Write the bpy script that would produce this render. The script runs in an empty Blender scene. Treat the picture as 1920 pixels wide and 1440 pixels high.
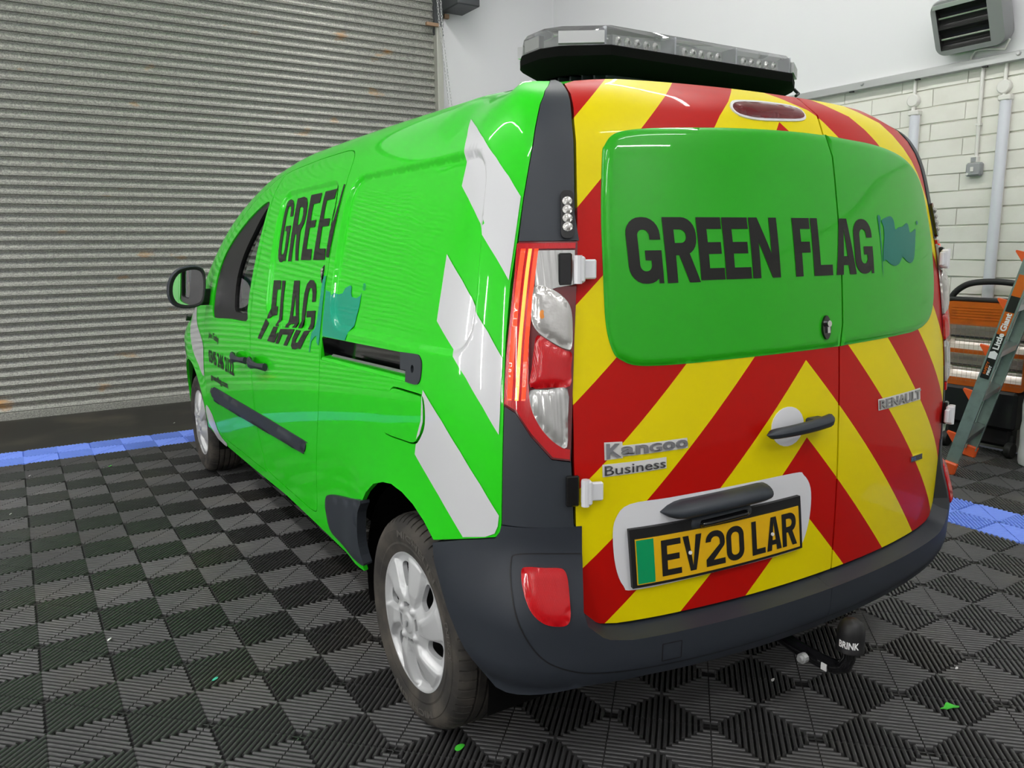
import bpy, math, random
import numpy as np
from mathutils import Matrix, Vector
from mathutils.geometry import delaunay_2d_cdt
random.seed(7); rng=np.random.default_rng(7)
scene=bpy.context.scene
COL=scene.collection
# ------------------------------------------------------------------ camera
cam=bpy.data.cameras.new('camera'); camo=bpy.data.objects.new('camera',cam); COL.objects.link(camo)
_R=np.array([[0.8436,-0.5369,-0.0100],[-0.1017,-0.1412,-0.9847],[0.5273,0.8317,-0.1737]])
_q,_r=np.linalg.qr(_R.T); _q=_q*np.sign(np.diag(_r)); _R=_q.T
camo.matrix_world=Matrix([[_R[0][i],-_R[1][i],-_R[2][i],(0.045,-3.614,1.350)[i]] for i in range(3)]+[[0,0,0,1]])
cam.sensor_width=36; cam.lens=1467.19/1920*36; cam.clip_start=.05
scene.camera=camo
# ------------------------------------------------------------------ world + exposure
w=bpy.data.worlds.new('world'); scene.world=w; w.use_nodes=True
w.node_tree.nodes['Background'].inputs[0].default_value=(.8,.85,1,1); w.node_tree.nodes['Background'].inputs[1].default_value=.05
vs=scene.view_settings; vs.view_transform='Standard'; vs.look='None'; vs.gamma=1; vs.use_curve_mapping=False; vs.exposure=0.0
LAMP_POWER=90.0      # emission of the ceiling tubes
# ------------------------------------------------------------------ materials
def mat(name,col,rough=.5,metal=0,coat=0,spec=.5,emit=None,estr=0,trans=0,ior=1.45,alpha=1):
    m=bpy.data.materials.new(name); m.use_nodes=True; b=m.node_tree.nodes['Principled BSDF']
    b.inputs['Base Color'].default_value=(*col,1); b.inputs['Roughness'].default_value=rough; b.inputs['Metallic'].default_value=metal
    b.inputs['Coat Weight'].default_value=coat; b.inputs['Coat Roughness'].default_value=.03
    b.inputs['Specular IOR Level'].default_value=spec; b.inputs['Transmission Weight'].default_value=trans; b.inputs['IOR'].default_value=ior
    if emit: b.inputs['Emission Color'].default_value=(*emit,1); b.inputs['Emission Strength'].default_value=estr
    return m
def N(m,t,**k):
    n=m.node_tree.nodes.new(t)
    for a,v in k.items(): setattr(n,a,v)
    return n
def L(m,a,b): m.node_tree.links.new(a,b)
def bsdf(m): return m.node_tree.nodes['Principled BSDF']
def noise_mix(m,c2,scale=8,lo=.45,hi=.65,detail=6,coord='Object',rough2=None,stretch=(1,1,1)):
    b=bsdf(m); c1=tuple(b.inputs['Base Color'].default_value)
    tc=N(m,'ShaderNodeTexCoord'); mp=N(m,'ShaderNodeMapping'); mp.inputs['Scale'].default_value=stretch
    if coord=='World':
        g=N(m,'ShaderNodeNewGeometry'); L(m,g.outputs['Position'],mp.inputs[0])
    else: L(m,tc.outputs[coord],mp.inputs[0])
    nz=N(m,'ShaderNodeTexNoise'); nz.inputs['Scale'].default_value=scale; nz.inputs['Detail'].default_value=detail
    L(m,mp.outputs[0],nz.inputs['Vector'])
    mr=N(m,'ShaderNodeMapRange'); mr.inputs[1].default_value=lo; mr.inputs[2].default_value=hi; L(m,nz.outputs[0],mr.inputs[0])
    mx=N(m,'ShaderNodeMix',data_type='RGBA'); L(m,mr.outputs[0],mx.inputs[0])
    src=b.inputs['Base Color'].links
    if src: L(m,src[0].from_socket,mx.inputs[6])
    else: mx.inputs[6].default_value=c1
    mx.inputs[7].default_value=(*c2,1); L(m,mx.outputs[2],b.inputs['Base Color'])
    if rough2 is not None:
        r=N(m,'ShaderNodeMapRange'); r.inputs[3].default_value=b.inputs['Roughness'].default_value; r.inputs[4].default_value=rough2
        L(m,mr.outputs[0],r.inputs[0]); L(m,r.outputs[0],b.inputs['Roughness'])
    return nz
def bump(m,scale=200,strength=.1,dist=.002,coord='Object',kind='noise',stretch=(1,1,1)):
    tc=N(m,'ShaderNodeTexCoord'); mp=N(m,'ShaderNodeMapping'); mp.inputs['Scale'].default_value=stretch; L(m,tc.outputs[coord],mp.inputs[0])
    nz=N(m,'ShaderNodeTexNoise' if kind=='noise' else 'ShaderNodeTexWave'); nz.inputs['Scale'].default_value=scale
    L(m,mp.outputs[0],nz.inputs['Vector'])
    bp=N(m,'ShaderNodeBump'); bp.inputs['Strength'].default_value=strength; bp.inputs['Distance'].default_value=dist
    L(m,nz.outputs['Fac' if kind!='noise' else 0],bp.inputs['Height']); L(m,bp.outputs[0],bsdf(m).inputs['Normal']); return m
def glass(name,tint=(.9,.93,.92),ior=1.45,rough=0.0):
    m=bpy.data.materials.new(name); m.use_nodes=True; nt=m.node_tree; nt.nodes.remove(nt.nodes['Principled BSDF'])
    t=N(m,'ShaderNodeBsdfTransparent'); t.inputs[0].default_value=(*tint,1); g=N(m,'ShaderNodeBsdfGlossy'); g.inputs['Roughness'].default_value=rough
    f=N(m,'ShaderNodeFresnel'); f.inputs[0].default_value=ior; mx=N(m,'ShaderNodeMixShader')
    L(m,f.outputs[0],mx.inputs[0]); L(m,t.outputs[0],mx.inputs[1]); L(m,g.outputs[0],mx.inputs[2]); L(m,mx.outputs[0],nt.nodes['Material Output'].inputs[0]); return m
GREEN=(.018,.64,.006)
M={}
M['green']=mat('green_vinyl_paint',GREEN,.4,coat=.62,spec=.2)
M['greenr']=mat('green_vinyl_glass',(.016,.36,.006),.35,coat=.5,spec=.2)
M['white']=mat('white_reflective_vinyl',(.64,.65,.67),.3,coat=.8)
M['vanwhite']=mat('van_white_paint',(.72,.73,.76),.3,coat=.6)
M['black']=mat('black_vinyl',(.012,.012,.011),.4,coat=.2,spec=.2)
M['teal']=mat('teal_vinyl',(.001,.33,.20),.4,coat=.35,spec=.2)
M['trim']=bump(mat('charcoal_plastic_trim',(.027,.033,.042),.5),600,.08,.001)
M['bumper']=bump(mat('charcoal_bumper_plastic',(.022,.027,.036),.48),500,.1,.001)
M['dark']=mat('black_plastic',(.008,.008,.009),.5)
M['gloss']=mat('gloss_black',(.006,.006,.007),.12,coat=.5)
M['under']=mat('underbody_black',(.006,.006,.006),.9,spec=.05)
M['tyre']=mat('tyre_rubber',(.026,.024,.022),.8); noise_mix(M['tyre'],(.095,.083,.068),9,.42,.75)
M['tread']=mat('tyre_letter_rubber',(.080,.074,.066),.7)
M['cap']=mat('silver_hub_cap',(.56,.57,.58),.36,metal=.25,coat=.25)
M['steel']=mat('black_steel_rim',(.012,.012,.013),.45)
M['tray']=mat('grey_reflector_tray',(.45,.45,.46),.3,metal=.7)
M['chromed']=mat('dark_bright_chrome',(.38,.38,.40),.10,metal=1)
M['chrome']=mat('chrome',(.75,.76,.78),.06,metal=1)
M['alu']=mat('aluminium',(.62,.63,.64),.3,metal=1)
M['badge']=mat('pale_badge_backing',(.62,.62,.60),.4)
M['redlens']=mat('red_lens',(.50,.002,.006),.15,coat=.5); bump(M['redlens'],160,.15,.002,kind='wave',stretch=(1,1,1))
M['reddark']=mat('dark_red_lens',(.13,.003,.006),.12,coat=1)
M['redlit']=mat('lit_red_light_guide',(.75,.03,.01),.15,coat=1,emit=(1,.06,.015),estr=1.3)
M['orangelit']=mat('lit_amber_filament_strip',(.9,.2,.03),.2,coat=1,emit=(1,.28,.05),estr=2.2)
M['clear']=mat('clear_lens_over_reflector',(.55,.55,.54),.2,metal=.55,coat=.6); bump(M['clear'],120,.5,.003,kind='wave',stretch=(.2,.2,1))
M['clear2']=mat('faceted_clear_reflector',(.58,.57,.55),.2,metal=.6,coat=.8); bump(M['clear2'],60,.3,.004)
M['amberbulb']=mat('amber_bulb',(.75,.25,.03),.2,coat=1)
M['glass']=glass('window_glass',(.62,.68,.66))
M['lens']=glass('light_bar_clear_dome',(.90,.91,.92),1.5)
_m=M['lens']; _d=N(_m,'ShaderNodeBsdfDiffuse'); _d.inputs[0].default_value=(.8,.8,.82,1); _x=N(_m,'ShaderNodeMixShader'); _x.inputs[0].default_value=.14
_o=_m.node_tree.nodes['Material Output']; _s=_o.inputs[0].links[0].from_socket; L(_m,_s,_x.inputs[1]); L(_m,_d.outputs[0],_x.inputs[2]); L(_m,_x.outputs[0],_o.inputs[0])
M['mirror']=mat('mirror_glass',(.85,.85,.85),.02,metal=1)
M['yellowp']=mat('yellow_number_plate',(.80,.46,.006),.3,coat=.4)
M['plategreen']=mat('green_plate_band',(.0,.32,.11),.3,coat=.4)
M['ink']=mat('black_print',(.008,.008,.008),.5)
M['whiteink']=mat('white_print',(.8,.8,.8),.5)
# chevron livery: flat print on the doors, 45 degree stripes meeting in an inverted V
def chevron():
    m=mat('red_yellow_chevron_vinyl',(.66,.57,0),.40,coat=.16,spec=.15); b=bsdf(m)
    tc=N(m,'ShaderNodeTexCoord'); sx=N(m,'ShaderNodeSeparateXYZ'); L(m,tc.outputs['Object'],sx.inputs[0])
    a=N(m,'ShaderNodeMath',operation='ADD'); a.inputs[1].default_value=.076; L(m,sx.outputs[0],a.inputs[0])
    ab=N(m,'ShaderNodeMath',operation='ABSOLUTE'); L(m,a.outputs[0],ab.inputs[0])
    ad=N(m,'ShaderNodeMath',operation='ADD'); L(m,ab.outputs[0],ad.inputs[0]); L(m,sx.outputs[2],ad.inputs[1])
    yo=N(m,'ShaderNodeMath',operation='ADD'); yo.inputs[1].default_value=.56; L(m,sx.outputs[1],yo.inputs[0])
    ym=N(m,'ShaderNodeMath',operation='MAXIMUM'); ym.inputs[1].default_value=0; L(m,yo.outputs[0],ym.inputs[0])
    yx=N(m,'ShaderNodeMath',operation='MULTIPLY_ADD'); yx.inputs[1].default_value=.5; L(m,ym.outputs[0],yx.inputs[0]); L(m,ad.outputs[0],yx.inputs[2])
    s=N(m,'ShaderNodeMath',operation='SUBTRACT'); s.inputs[1].default_value=.676; L(m,yx.outputs[0],s.inputs[0])
    d=N(m,'ShaderNodeMath',operation='DIVIDE'); d.inputs[1].default_value=.388; L(m,s.outputs[0],d.inputs[0])
    f=N(m,'ShaderNodeMath',operation='FRACT'); L(m,d.outputs[0],f.inputs[0])
    g=N(m,'ShaderNodeMath',operation='LESS_THAN'); g.inputs[1].default_value=.5; L(m,f.outputs[0],g.inputs[0])
    mx=N(m,'ShaderNodeMix',data_type='RGBA'); L(m,g.outputs[0],mx.inputs[0])
    mx.inputs[6].default_value=(.74,.62,.0,1); mx.inputs[7].default_value=(.44,.004,.002,1); L(m,mx.outputs[2],b.inputs['Base Color']); return m
M['chev']=chevron()
# room materials
M['wallgrey']=mat('grey_left_wall_paint',(.30,.30,.31),.6)
M['gapshade']=mat('black_gap_shade',(.006,.006,.006),.8)
M['wall']=mat('white_wall_paint',(.67,.67,.69),.55); noise_mix(M['wall'],(.66,.66,.685),1.3,.4,.8)
M['brick']=mat('cream_painted_brick',(.74,.73,.68),.6); noise_mix(M['brick'],(.66,.645,.59),6,.45,.8,coord='World'); bump(M['brick'],40,.35,.004)
M['mortar']=mat('cream_painted_mortar',(.70,.69,.64),.7)
M['ceil']=mat('ceiling_white',(.75,.75,.76),.7)
M['slab']=mat('dark_stained_concrete',(.030,.028,.024),.6); noise_mix(M['slab'],(.085,.075,.055),1.6,.5,.75,coord='World')
M['tile']=mat('charcoal_ribbed_tile_plastic',(.056,.056,.057),.27); noise_mix(M['tile'],(.075,.070,.062),2.2,.5,.8,coord='World')
M['bluetile']=mat('blue_ribbed_tile_plastic',(.19,.31,.90),.42)
M['slat']=mat('galvanised_slat',(.44,.44,.40),.46,metal=.45)
noise_mix(M['slat'],(.25,.25,.235),120,.40,.60,8,coord='World',stretch=(.7,1,1)); noise_mix(M['slat'],(.46,.27,.12),2.6,.655,.74,4,coord='World',stretch=(1.0,1,2.2))
M['galv']=mat('galvanised_steel',(.52,.53,.53),.4,metal=.6)
M['railgreen']=mat('weathered_steel_guide',(.42,.42,.38),.5,metal=.3)
M['darksteel']=mat('dark_steel_box',(.07,.075,.08),.5,metal=.4)
M['rust']=mat('rusty_steel',(.30,.19,.12),.7)
M['pvc']=mat('white_pvc',(.70,.69,.66),.4)
M['pvcgrey']=mat('grey_plastic',(.30,.31,.32),.45)
M['diff']=mat('frosted_batten_diffuser',(.66,.67,.74),.3,coat=.4)
M['tube']=mat('lit_tube',(1,1,1),.5,emit=(1,.985,.96),estr=LAMP_POWER)
M['orange']=mat('orange_enamel',(.55,.11,.008),.4,coat=.2); noise_mix(M['orange'],(.40,.08,.01),14,.5,.8)
M['orangep']=mat('orange_plastic',(.72,.10,.02),.4)
M['reflector']=mat('polished_reflector',(.78,.70,.64),.3,metal=.6); bump(M['reflector'],30,.25,.004)
M['heatgrey']=mat('grey_heater_casing',(.25,.255,.26),.4,metal=.2)
M['heatrefl']=mat('dark_polished_reflector',(.05,.05,.05),.25,metal=.6)
M['rubber']=mat('black_rubber_grip',(.018,.018,.018),.6)
M['fibre']=mat('grey_green_fibreglass',(.17,.23,.205),.5); noise_mix(M['fibre'],(.12,.155,.145),20,.5,.8)
M['film']=mat('white_plastic_wrap',(.70,.70,.71),.35,coat=.3); bump(M['film'],25,.5,.01)
# ------------------------------------------------------------------ object helpers
def tag(o,label=None,cat=None,group=None,kind=None):
    for k,v in (('label',label),('category',cat),('group',group),('kind',kind)):
        if v: o[k]=v
    return o
def empty(name,loc=(0,0,0),rz=0,label=None,cat=None,group=None,parent=None):
    o=bpy.data.objects.new(name,None); COL.objects.link(o); o.location=loc; o.rotation_euler=(0,0,rz); o.empty_display_size=.1
    if parent: o.parent=parent
    return tag(o,label,cat,group)
def mk(name,me,parent=None):
    o=bpy.data.objects.new(name,me); COL.objects.link(o)
    if parent: o.parent=parent
    return o
def mesh(name,V,F,m,parent=None,smooth=None,normals=None):
    me=bpy.data.meshes.new(name); me.from_pydata([tuple(map(float,v)) for v in V],[],[tuple(map(int,f)) for f in F]); me.update()
    ms=m if isinstance(m,(list,tuple)) else [m]
    for x in ms: me.materials.append(x)
    if normals is not None:
        me.shade_smooth(); me.normals_split_custom_set_from_vertices([tuple(n) for n in normals])
    elif smooth:
        me.shade_smooth(); me.set_sharp_from_angle(angle=math.radians(smooth))
    return mk(name,me,parent)
class MB:
    def __init__(s): s.V=[]; s.F=[]
    def add(s,V,F,T=None):
        n=len(s.V)
        for v in V: s.V.append(tuple(T@Vector(v)) if T is not None else tuple(v))
        for f in F: s.F.append(tuple(i+n for i in f))
        return s
    def box(s,c,d,T=None,bev=0):
        x,y,z=[k/2 for k in d]; b=min(bev,x*.99,y*.99,z*.99)
        if b<=0:
            V=[(c[0]+i*x,c[1]+j*y,c[2]+k*z) for i in(-1,1) for j in(-1,1) for k in(-1,1)]
            F=[(0,1,3,2),(4,6,7,5),(0,4,5,1),(2,3,7,6),(0,2,6,4),(1,5,7,3)]
        else:
            V=[];ix={}
            for i in(-1,1):
                for j in(-1,1):
                    for k in(-1,1):
                        for ax in range(3):
                            p=[i*x,j*y,k*z]; q=[i*(x-b),j*(y-b),k*(z-b)]; q[ax]=p[ax]; ix[(i,j,k,ax)]=len(V); V.append((c[0]+q[0],c[1]+q[1],c[2]+q[2]))
            F=[]
            for ax in range(3):
                o=[a for a in range(3) if a!=ax]
                for sgn in(-1,1):
                    loop=[]
                    for (a,bb) in((-1,-1),(1,-1),(1,1),(-1,1)):
                        k=[0,0,0]; k[ax]=sgn; k[o[0]]=a; k[o[1]]=bb; loop.append(ix[(*k,ax)])
                    if (sgn>0)!=(ax!=1): loop=loop[::-1]
                    F.append(tuple(loop))
            for ax in range(3):     # edges along ax
                o=[a for a in range(3) if a!=ax]
                for a in(-1,1):
                    for bb in(-1,1):
                        k0=[0,0,0];k1=[0,0,0]; k0[ax]=-1;k1[ax]=1
                        for k in(k0,k1): k[o[0]]=a;k[o[1]]=bb
                        F.append((ix[(*k0,o[0])],ix[(*k1,o[0])],ix[(*k1,o[1])],ix[(*k0,o[1])]))
            for i in(-1,1):
                for j in(-1,1):
                    for k in(-1,1): F.append((ix[(i,j,k,0)],ix[(i,j,k,1)],ix[(i,j,k,2)]))
        return s.add(V,F,T)
    def prism(s,poly,z0,z1,T=None):   # poly in xy
        n=len(poly); V=[(x,y,z0) for x,y in poly]+[(x,y,z1) for x,y in poly]
        F=[tuple(range(n))[::-1],tuple(range(n,2*n))]+[(i,(i+1)%n,n+(i+1)%n,n+i) for i in range(n)]
        return s.add(V,F,T)
    def tube(s,path,r,n=10,cap=True,closed=False):
        P_=[Vector(p) for p in path]; m=len(P_); rs=r if hasattr(r,'__len__') else [r]*m; b=len(s.V)
        up=None
        for i,p in enumerate(P_):
            if closed: d=(P_[(i+1)%m]-P_[i-1]).normalized()
            else: d=(P_[min(i+1,m-1)]-P_[max(i-1,0)]).normalized()
            if up is None: up=d.orthogonal().normalized()
            up=(up-d*up.dot(d)).normalized(); sd=d.cross(up)
            for k in range(n):
                a=2*math.pi*k/n; s.V.append(tuple(p+(up*math.cos(a)+sd*math.sin(a))*rs[i]))
        for i in range(m if closed else m-1):
            for k in range(n):
                i2=(i+1)%m; s.F.append((b+i*n+k,b+i*n+(k+1)%n,b+i2*n+(k+1)%n,b+i2*n+k))
        if cap and not closed: s.F.append(tuple(b+k for k in range(n))[::-1]); s.F.append(tuple(b+(m-1)*n+k for k in range(n)))
        return s
    def lathe(s,prof,n=32,T=None,close=False):   # prof (r,z) about z
        m=len(prof); V=[(r*math.cos(2*math.pi*k/n),r*math.sin(2*math.pi*k/n),z) for k in range(n) for r,z in prof]
        F=[(k*m+i,((k+1)%n)*m+i,((k+1)%n)*m+i+1,k*m+i+1) for k in range(n) for i in range(m-1)]
        if close: F+=[(k*m+m-1,((k+1)%n)*m+m-1,((k+1)%n)*m,k*m) for k in range(n)]
        return s.add(V,F,T)
    def grid(s,G,flip=False,wrap=False):
        G=np.asarray(G,float); a,b=G.shape[:2]; n=len(s.V); s.V+= [tuple(v) for v in G.reshape(-1,3)]
        for i in range(a-1):
            for j in range(b-1):
                f=(n+i*b+j,n+(i+1)*b+j,n+(i+1)*b+j+1,n+i*b+j+1); s.F.append(f[::-1] if flip else f)
        return s
    def mirror(s):
        n=len(s.V); s.V+=[(-x,y,z) for x,y,z in s.V]; s.F+=[tuple(i+n for i in f[::-1]) for f in list(s.F)]; return s
    def out(s,name,m,parent=None,smooth=None): return mesh(name,s.V,s.F,m,parent,smooth)
def frame(o,x,y):       # matrix with origin o, x axis x, y axis y
    x=Vector(x).normalized(); z=x.cross(Vector(y)).normalized(); y=z.cross(x); return Matrix([[x[i],y[i],z[i],o[i]] for i in range(3)]+[[0,0,0,1]])
# ------------------------------------------------------------------ 2D helpers
def smoothpoly(P_,n=4,closed=True):
    P_=np.array(P_,float); m=len(P_); out=[]
    for i in range(m if closed else m-1):
        g=lambda k: P_[k%m] if closed else P_[min(max(k,0),m-1)]
        p0,p1,p2,p3=g(i-1),g(i),g(i+1),g(i+2)
        for k in range(n):
            t=k/n; out.append(tuple(.5*((2*p1)+(-p0+p2)*t+(2*p0-5*p1+4*p2-p3)*t*t+(-p0+3*p1-3*p2+p3)*t**3)))
    if not closed: out.append(tuple(P_[-1]))
    return out
def area(P_): P_=np.array(P_); x,y=P_[:,0],P_[:,1]; return .5*np.sum(x*np.roll(y,-1)-y*np.roll(x,-1))
def inset(P_,d):
    P_=np.array(P_,float)
    if area(P_)<0: P_=P_[::-1]
    n=len(P_); out=[]
    for i in range(n):
        a,b,c=P_[i-1],P_[i],P_[(i+1)%n]; e1=b-a; e2=c-b; e1/=max(np.hypot(*e1),1e-9); e2/=max(np.hypot(*e2),1e-9)
        n1=np.array([-e1[1],e1[0]]); n2=np.array([-e2[1],e2[0]]); q=n1+n2; q/=max(np.hypot(*q),1e-6); out.append(tuple(b+q*d/max(.45,q@n1)))
    return out
def rrect(x0,x1,y0,y1,r,n=6):
    out=[]
    for cx,cy,a0 in((x1-r,y1-r,0),(x0+r,y1-r,90),(x0+r,y0+r,180),(x1-r,y0+r,270)):
        for k in range(n+1): a=math.radians(a0+90*k/n); out.append((cx+r*math.cos(a),cy+r*math.sin(a)))
    return out
def dens(P_,step):
    P_=[np.array(p,float) for p in P_]; out=[]
    for i in range(len(P_)):
        a,b=P_[i],P_[(i+1)%len(P_)]; k=max(1,int(np.hypot(*(b-a))/step)); out+=[tuple(a+(b-a)*j/k) for j in range(k)]
    return out
def fill(polys,holes=(),step=.03,extra=()):
    V=[];Fc=[]; nin=0
    for P_ in list(polys)+list(holes):
        d=dens(P_,step)
        if area(d)<0: d=d[::-1]
        Fc.append(list(range(len(V),len(V)+len(d)))); V+=d
    A=np.array([v for P_ in polys for v in P_]); x0,y0=A.min(0); x1,y1=A.max(0)
    if step<(x1-x0) or step<(y1-y0):
        gx=np.arange(x0+step*.37,x1,step); gy=np.arange(y0+step*.37,y1,step)
        E_=np.array(V)
        for x in gx:
            for y in gy:
                if np.min(np.abs(E_[:,0]-x)+np.abs(E_[:,1]-y))>step*.45: V.append((x,y))
    V+=list(extra)
    r=delaunay_2d_cdt([Vector(v) for v in V],[],Fc,0,1e-6,True)
    vs_,fs,of=r[0],r[2],r[5]; np_=len(polys); keep=[]
    for f,o in zip(fs,of):
        if any(i<np_ for i in o) and not any(i>=np_ for i in o): keep.append(f)
    used=sorted({i for f in keep for i in f}); ix={k:i for i,k in enumerate(used)}
    return np.array([tuple(vs_[k]) for k in used]),[tuple(ix[i] for i in f) for f in keep]
def polydist(P_,Q):
    P_=np.array(P_,float); Q=np.atleast_2d(Q); d=np.full(len(Q),9.)
    for i in range(len(P_)):
        a,b=P_[i],P_[(i+1)%len(P_)]; e=b-a; t=np.clip(((Q-a)@e)/max(e@e,1e-12),0,1); d=np.minimum(d,np.hypot(*(Q-a-t[:,None]*e).T))
    return d
# ------------------------------------------------------------------ van body surface (van frame: x right, y forward, z up; origin under rear axle)
YAW=0.0113
def spl(xs,ys):
    xs=np.array(xs,float); ys=np.array(ys,float); n=len(xs)
    h=np.diff(xs); d=np.diff(ys)/h
    m=np.zeros(n); m[0]=d[0]; m[-1]=d[-1]
    for i in range(1,n-1):
        if d[i-1]*d[i]<=0: m[i]=0
        else:
            w1=2*h[i]+h[i-1]; w2=h[i]+2*h[i-1]; m[i]=(w1+w2)/(w1/d[i-1]+w2/d[i])
    def f(x):
        x=np.clip(np.asarray(x,float),xs[0],xs[-1]); i=np.clip(np.searchsorted(xs,x)-1,0,n-2)
        t=(x-xs[i])/h[i]; t2=t*t;t3=t2*t
        return (2*t3-3*t2+1)*ys[i]+(t3-2*t2+t)*h[i]*m[i]+(-2*t3+3*t2)*ys[i+1]+(t3-t2)*h[i]*m[i+1]
    return f
def csp(xs,ys):      # natural cubic spline (C2)
    xs=np.array(xs,float); ys=np.array(ys,float); n=len(xs); h=np.diff(xs)
    A=np.eye(n); r=np.zeros(n)
    for i in range(1,n-1):
        A[i,i-1]=h[i-1]; A[i,i]=2*(h[i-1]+h[i]); A[i,i+1]=h[i]; r[i]=6*((ys[i+1]-ys[i])/h[i]-(ys[i]-ys[i-1])/h[i-1])
    m=np.linalg.solve(A,r)
    def f(x):
        x=np.clip(np.asarray(x,float),xs[0],xs[-1]); i=np.clip(np.searchsorted(xs,x)-1,0,n-2); a=xs[i+1]-x; b=x-xs[i]
        return m[i]*a**3/(6*h[i])+m[i+1]*b**3/(6*h[i])+(ys[i]/h[i]-m[i]*h[i]/6)*a+(ys[i+1]/h[i]-m[i+1]*h[i]/6)*b
    return f
# side profile (half width U, height Z) versus t (approx arc length)
PU=[.858,.872,.885,.896,.903,.900,.888,.862,.826,.786,.733,.675,.585,.440,.245,0]
PZ=[.250,.300,.420,.600,.800,.980,1.120,1.290,1.450,1.570,1.660,1.715,1.758,1.787,1.805,1.812]
PT=np.concatenate([[0],np.cumsum(np.hypot(np.diff(PU),np.diff(PZ)))])
fU=csp(PT,PU); fZ=csp(PT,PZ)
_tt=np.linspace(0,PT[-1],40000); _zz=np.maximum.accumulate(fZ(_tt))
def t_of_z(z):
    return np.interp(z,_zz,_tt)
# plan curve: arc parameter a (=v on the straight side), pu (negative=left), pv
CU=[.915,.915,.908,.893,.868,.830,.775,.714,.60,.45,.25,0,-.25,-.45]
CV=[0.05,-.15,-.28,-.38,-.465,-.53,-.575,-.605,-.645,-.677,-.702,-.712,-.702,-.677]
CA=-np.concatenate([[0],np.cumsum(np.hypot(np.diff(CU),np.diff(CV)))])+.05
fpu=csp(CA[::-1],np.array(CU)[::-1]); fpv=csp(CA[::-1],np.array(CV)[::-1])
# rear profile forward offset versus z
fo=csp([.2,.5,.75,.95,1.15,1.35,1.5,1.6,1.66,1.71,1.75,1.785,1.80],[.012,.004,0,.008,.028,.055,.085,.112,.143,.187,.25,.36,.5])
# rear-facing width narrowing vs z
fRr=csp([.2,.8,1.0,1.3,1.5,1.65,1.8],[.985,1.0,.995,.965,.935,.905,.86])
DROP=spl([-1.3,-.9,-.62,-.45,-.25,0],[.012,.012,.05,.065,.03,0])
ROOF=spl([-1.3,0,.6,1.3,1.7,2.0,2.3,2.6,2.85,3.1,3.3,3.6,3.85,4.0],[1.812,1.809,1.812,1.806,1.775,1.72,1.64,1.515,1.37,1.20,1.10,1.02,.90,.76])
FW=spl([-1,1.9,2.6,3.1,3.5,3.75,3.9,4.0],[1,1,.997,.99,.945,.87,.77,.62])
ZB=.70
def wr(a): # 0 side ->1 rear
    x=np.clip((-.12-a)/(.62),0,1); return x*x*(3-2*x)
def P(a,t):
    a=np.asarray(a,float); t=np.asarray(t,float)
    U=fU(t); Z=fZ(t)
    side=a>0.05
    pu=np.where(side,.915,fpu(np.minimum(a,.05))); pv=np.where(side,a,fpv(np.minimum(a,.05)))
    w=wr(a)
    R=(1-w)*U/.915+w*fRr(Z)
    k=(ROOF(a)-ZB)/(1.812-ZB)
    z=np.where(Z>ZB,ZB+(Z-ZB)*k,Z)
    e=np.clip((Z-1.62)/.19,0,1); z=z-DROP(np.minimum(a,0))*e**1.6
    u=-pu*R*FW(a)
    v=pv+fo(Z)*w
    # wheel-arch swell
    for vc in (-.03,3.05):
        r=np.hypot(v-vc,z-.31); b=np.exp(-((r-.36)/.09)**2)*.012
        u=u-b*(1-w)*(Z<1.0)
    return np.stack([u,v,z],-1)
def Prear(u,z):
    u=np.asarray(u,float); z=np.asarray(z,float); sg=np.where(u>0,-1.,1.)
    a=np.interp(np.abs(u)/fRr(z),CUF,CAF)
    q=P(a,t_of_z(z)); q[...,0]=-np.abs(q[...,0])*sg
    return q
_a=np.linspace(CA[-3],.05,30000); _o=np.argsort(fpu(_a)); CUF=fpu(_a)[_o]; CAF=_a[_o]
def sdrr(x,y,x0,x1,y0,y1,r):
    qx=np.abs(x-(x0+x1)/2)-(x1-x0)/2+r; qy=np.abs(y-(y0+y1)/2)-(y1-y0)/2+r
    return np.hypot(np.maximum(qx,0),np.maximum(qy,0))+np.minimum(np.maximum(qx,qy),0)-r
STAMPS=[(-.43,.497,.850,1.343,.10,.014),(.585,1.262,.818,1.343,.09,.013)]
def disp(a,t):
    d=0
    for x0,x1,y0,y1,r,dep in STAMPS:
        s=np.clip(-sdrr(a,t,x0,x1,y0,y1,r)/.021,0,1); d=d-dep*s*s*(3-2*s)
    # soft horizontal feature line low on the body side
    return d
STEX=[q for x0,x1,y0,y1,r,dep in STAMPS for k in (-.003,.001,.005,.009,.013,.017,.021,.026) for q in dens(rrect(x0+k,x1-k,y0+k,y1-k,max(r-k,.02),8),.022)]
def nrm(f,a,t,out):
    h=1e-3; da=f(a+h,t)-f(a-h,t); dt=f(a,t+h)-f(a,t-h); n=np.cross(da,dt); n/=np.maximum(np.linalg.norm(n,axis=-1,keepdims=True),1e-9)
    return n*np.where((n@np.array(out))<0,-1,1)[...,None]
SO=np.array([-1,-.25,.2]); RO=np.array([0,-1.,.12])
def Sd(a,t): return P(a,t)+nrm(P,a,t,SO)*np.asarray(disp(a,t))[...,None]
def surfn(kind):
    return (Sd,SO) if kind=='s' else (Prear,RO)
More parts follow.
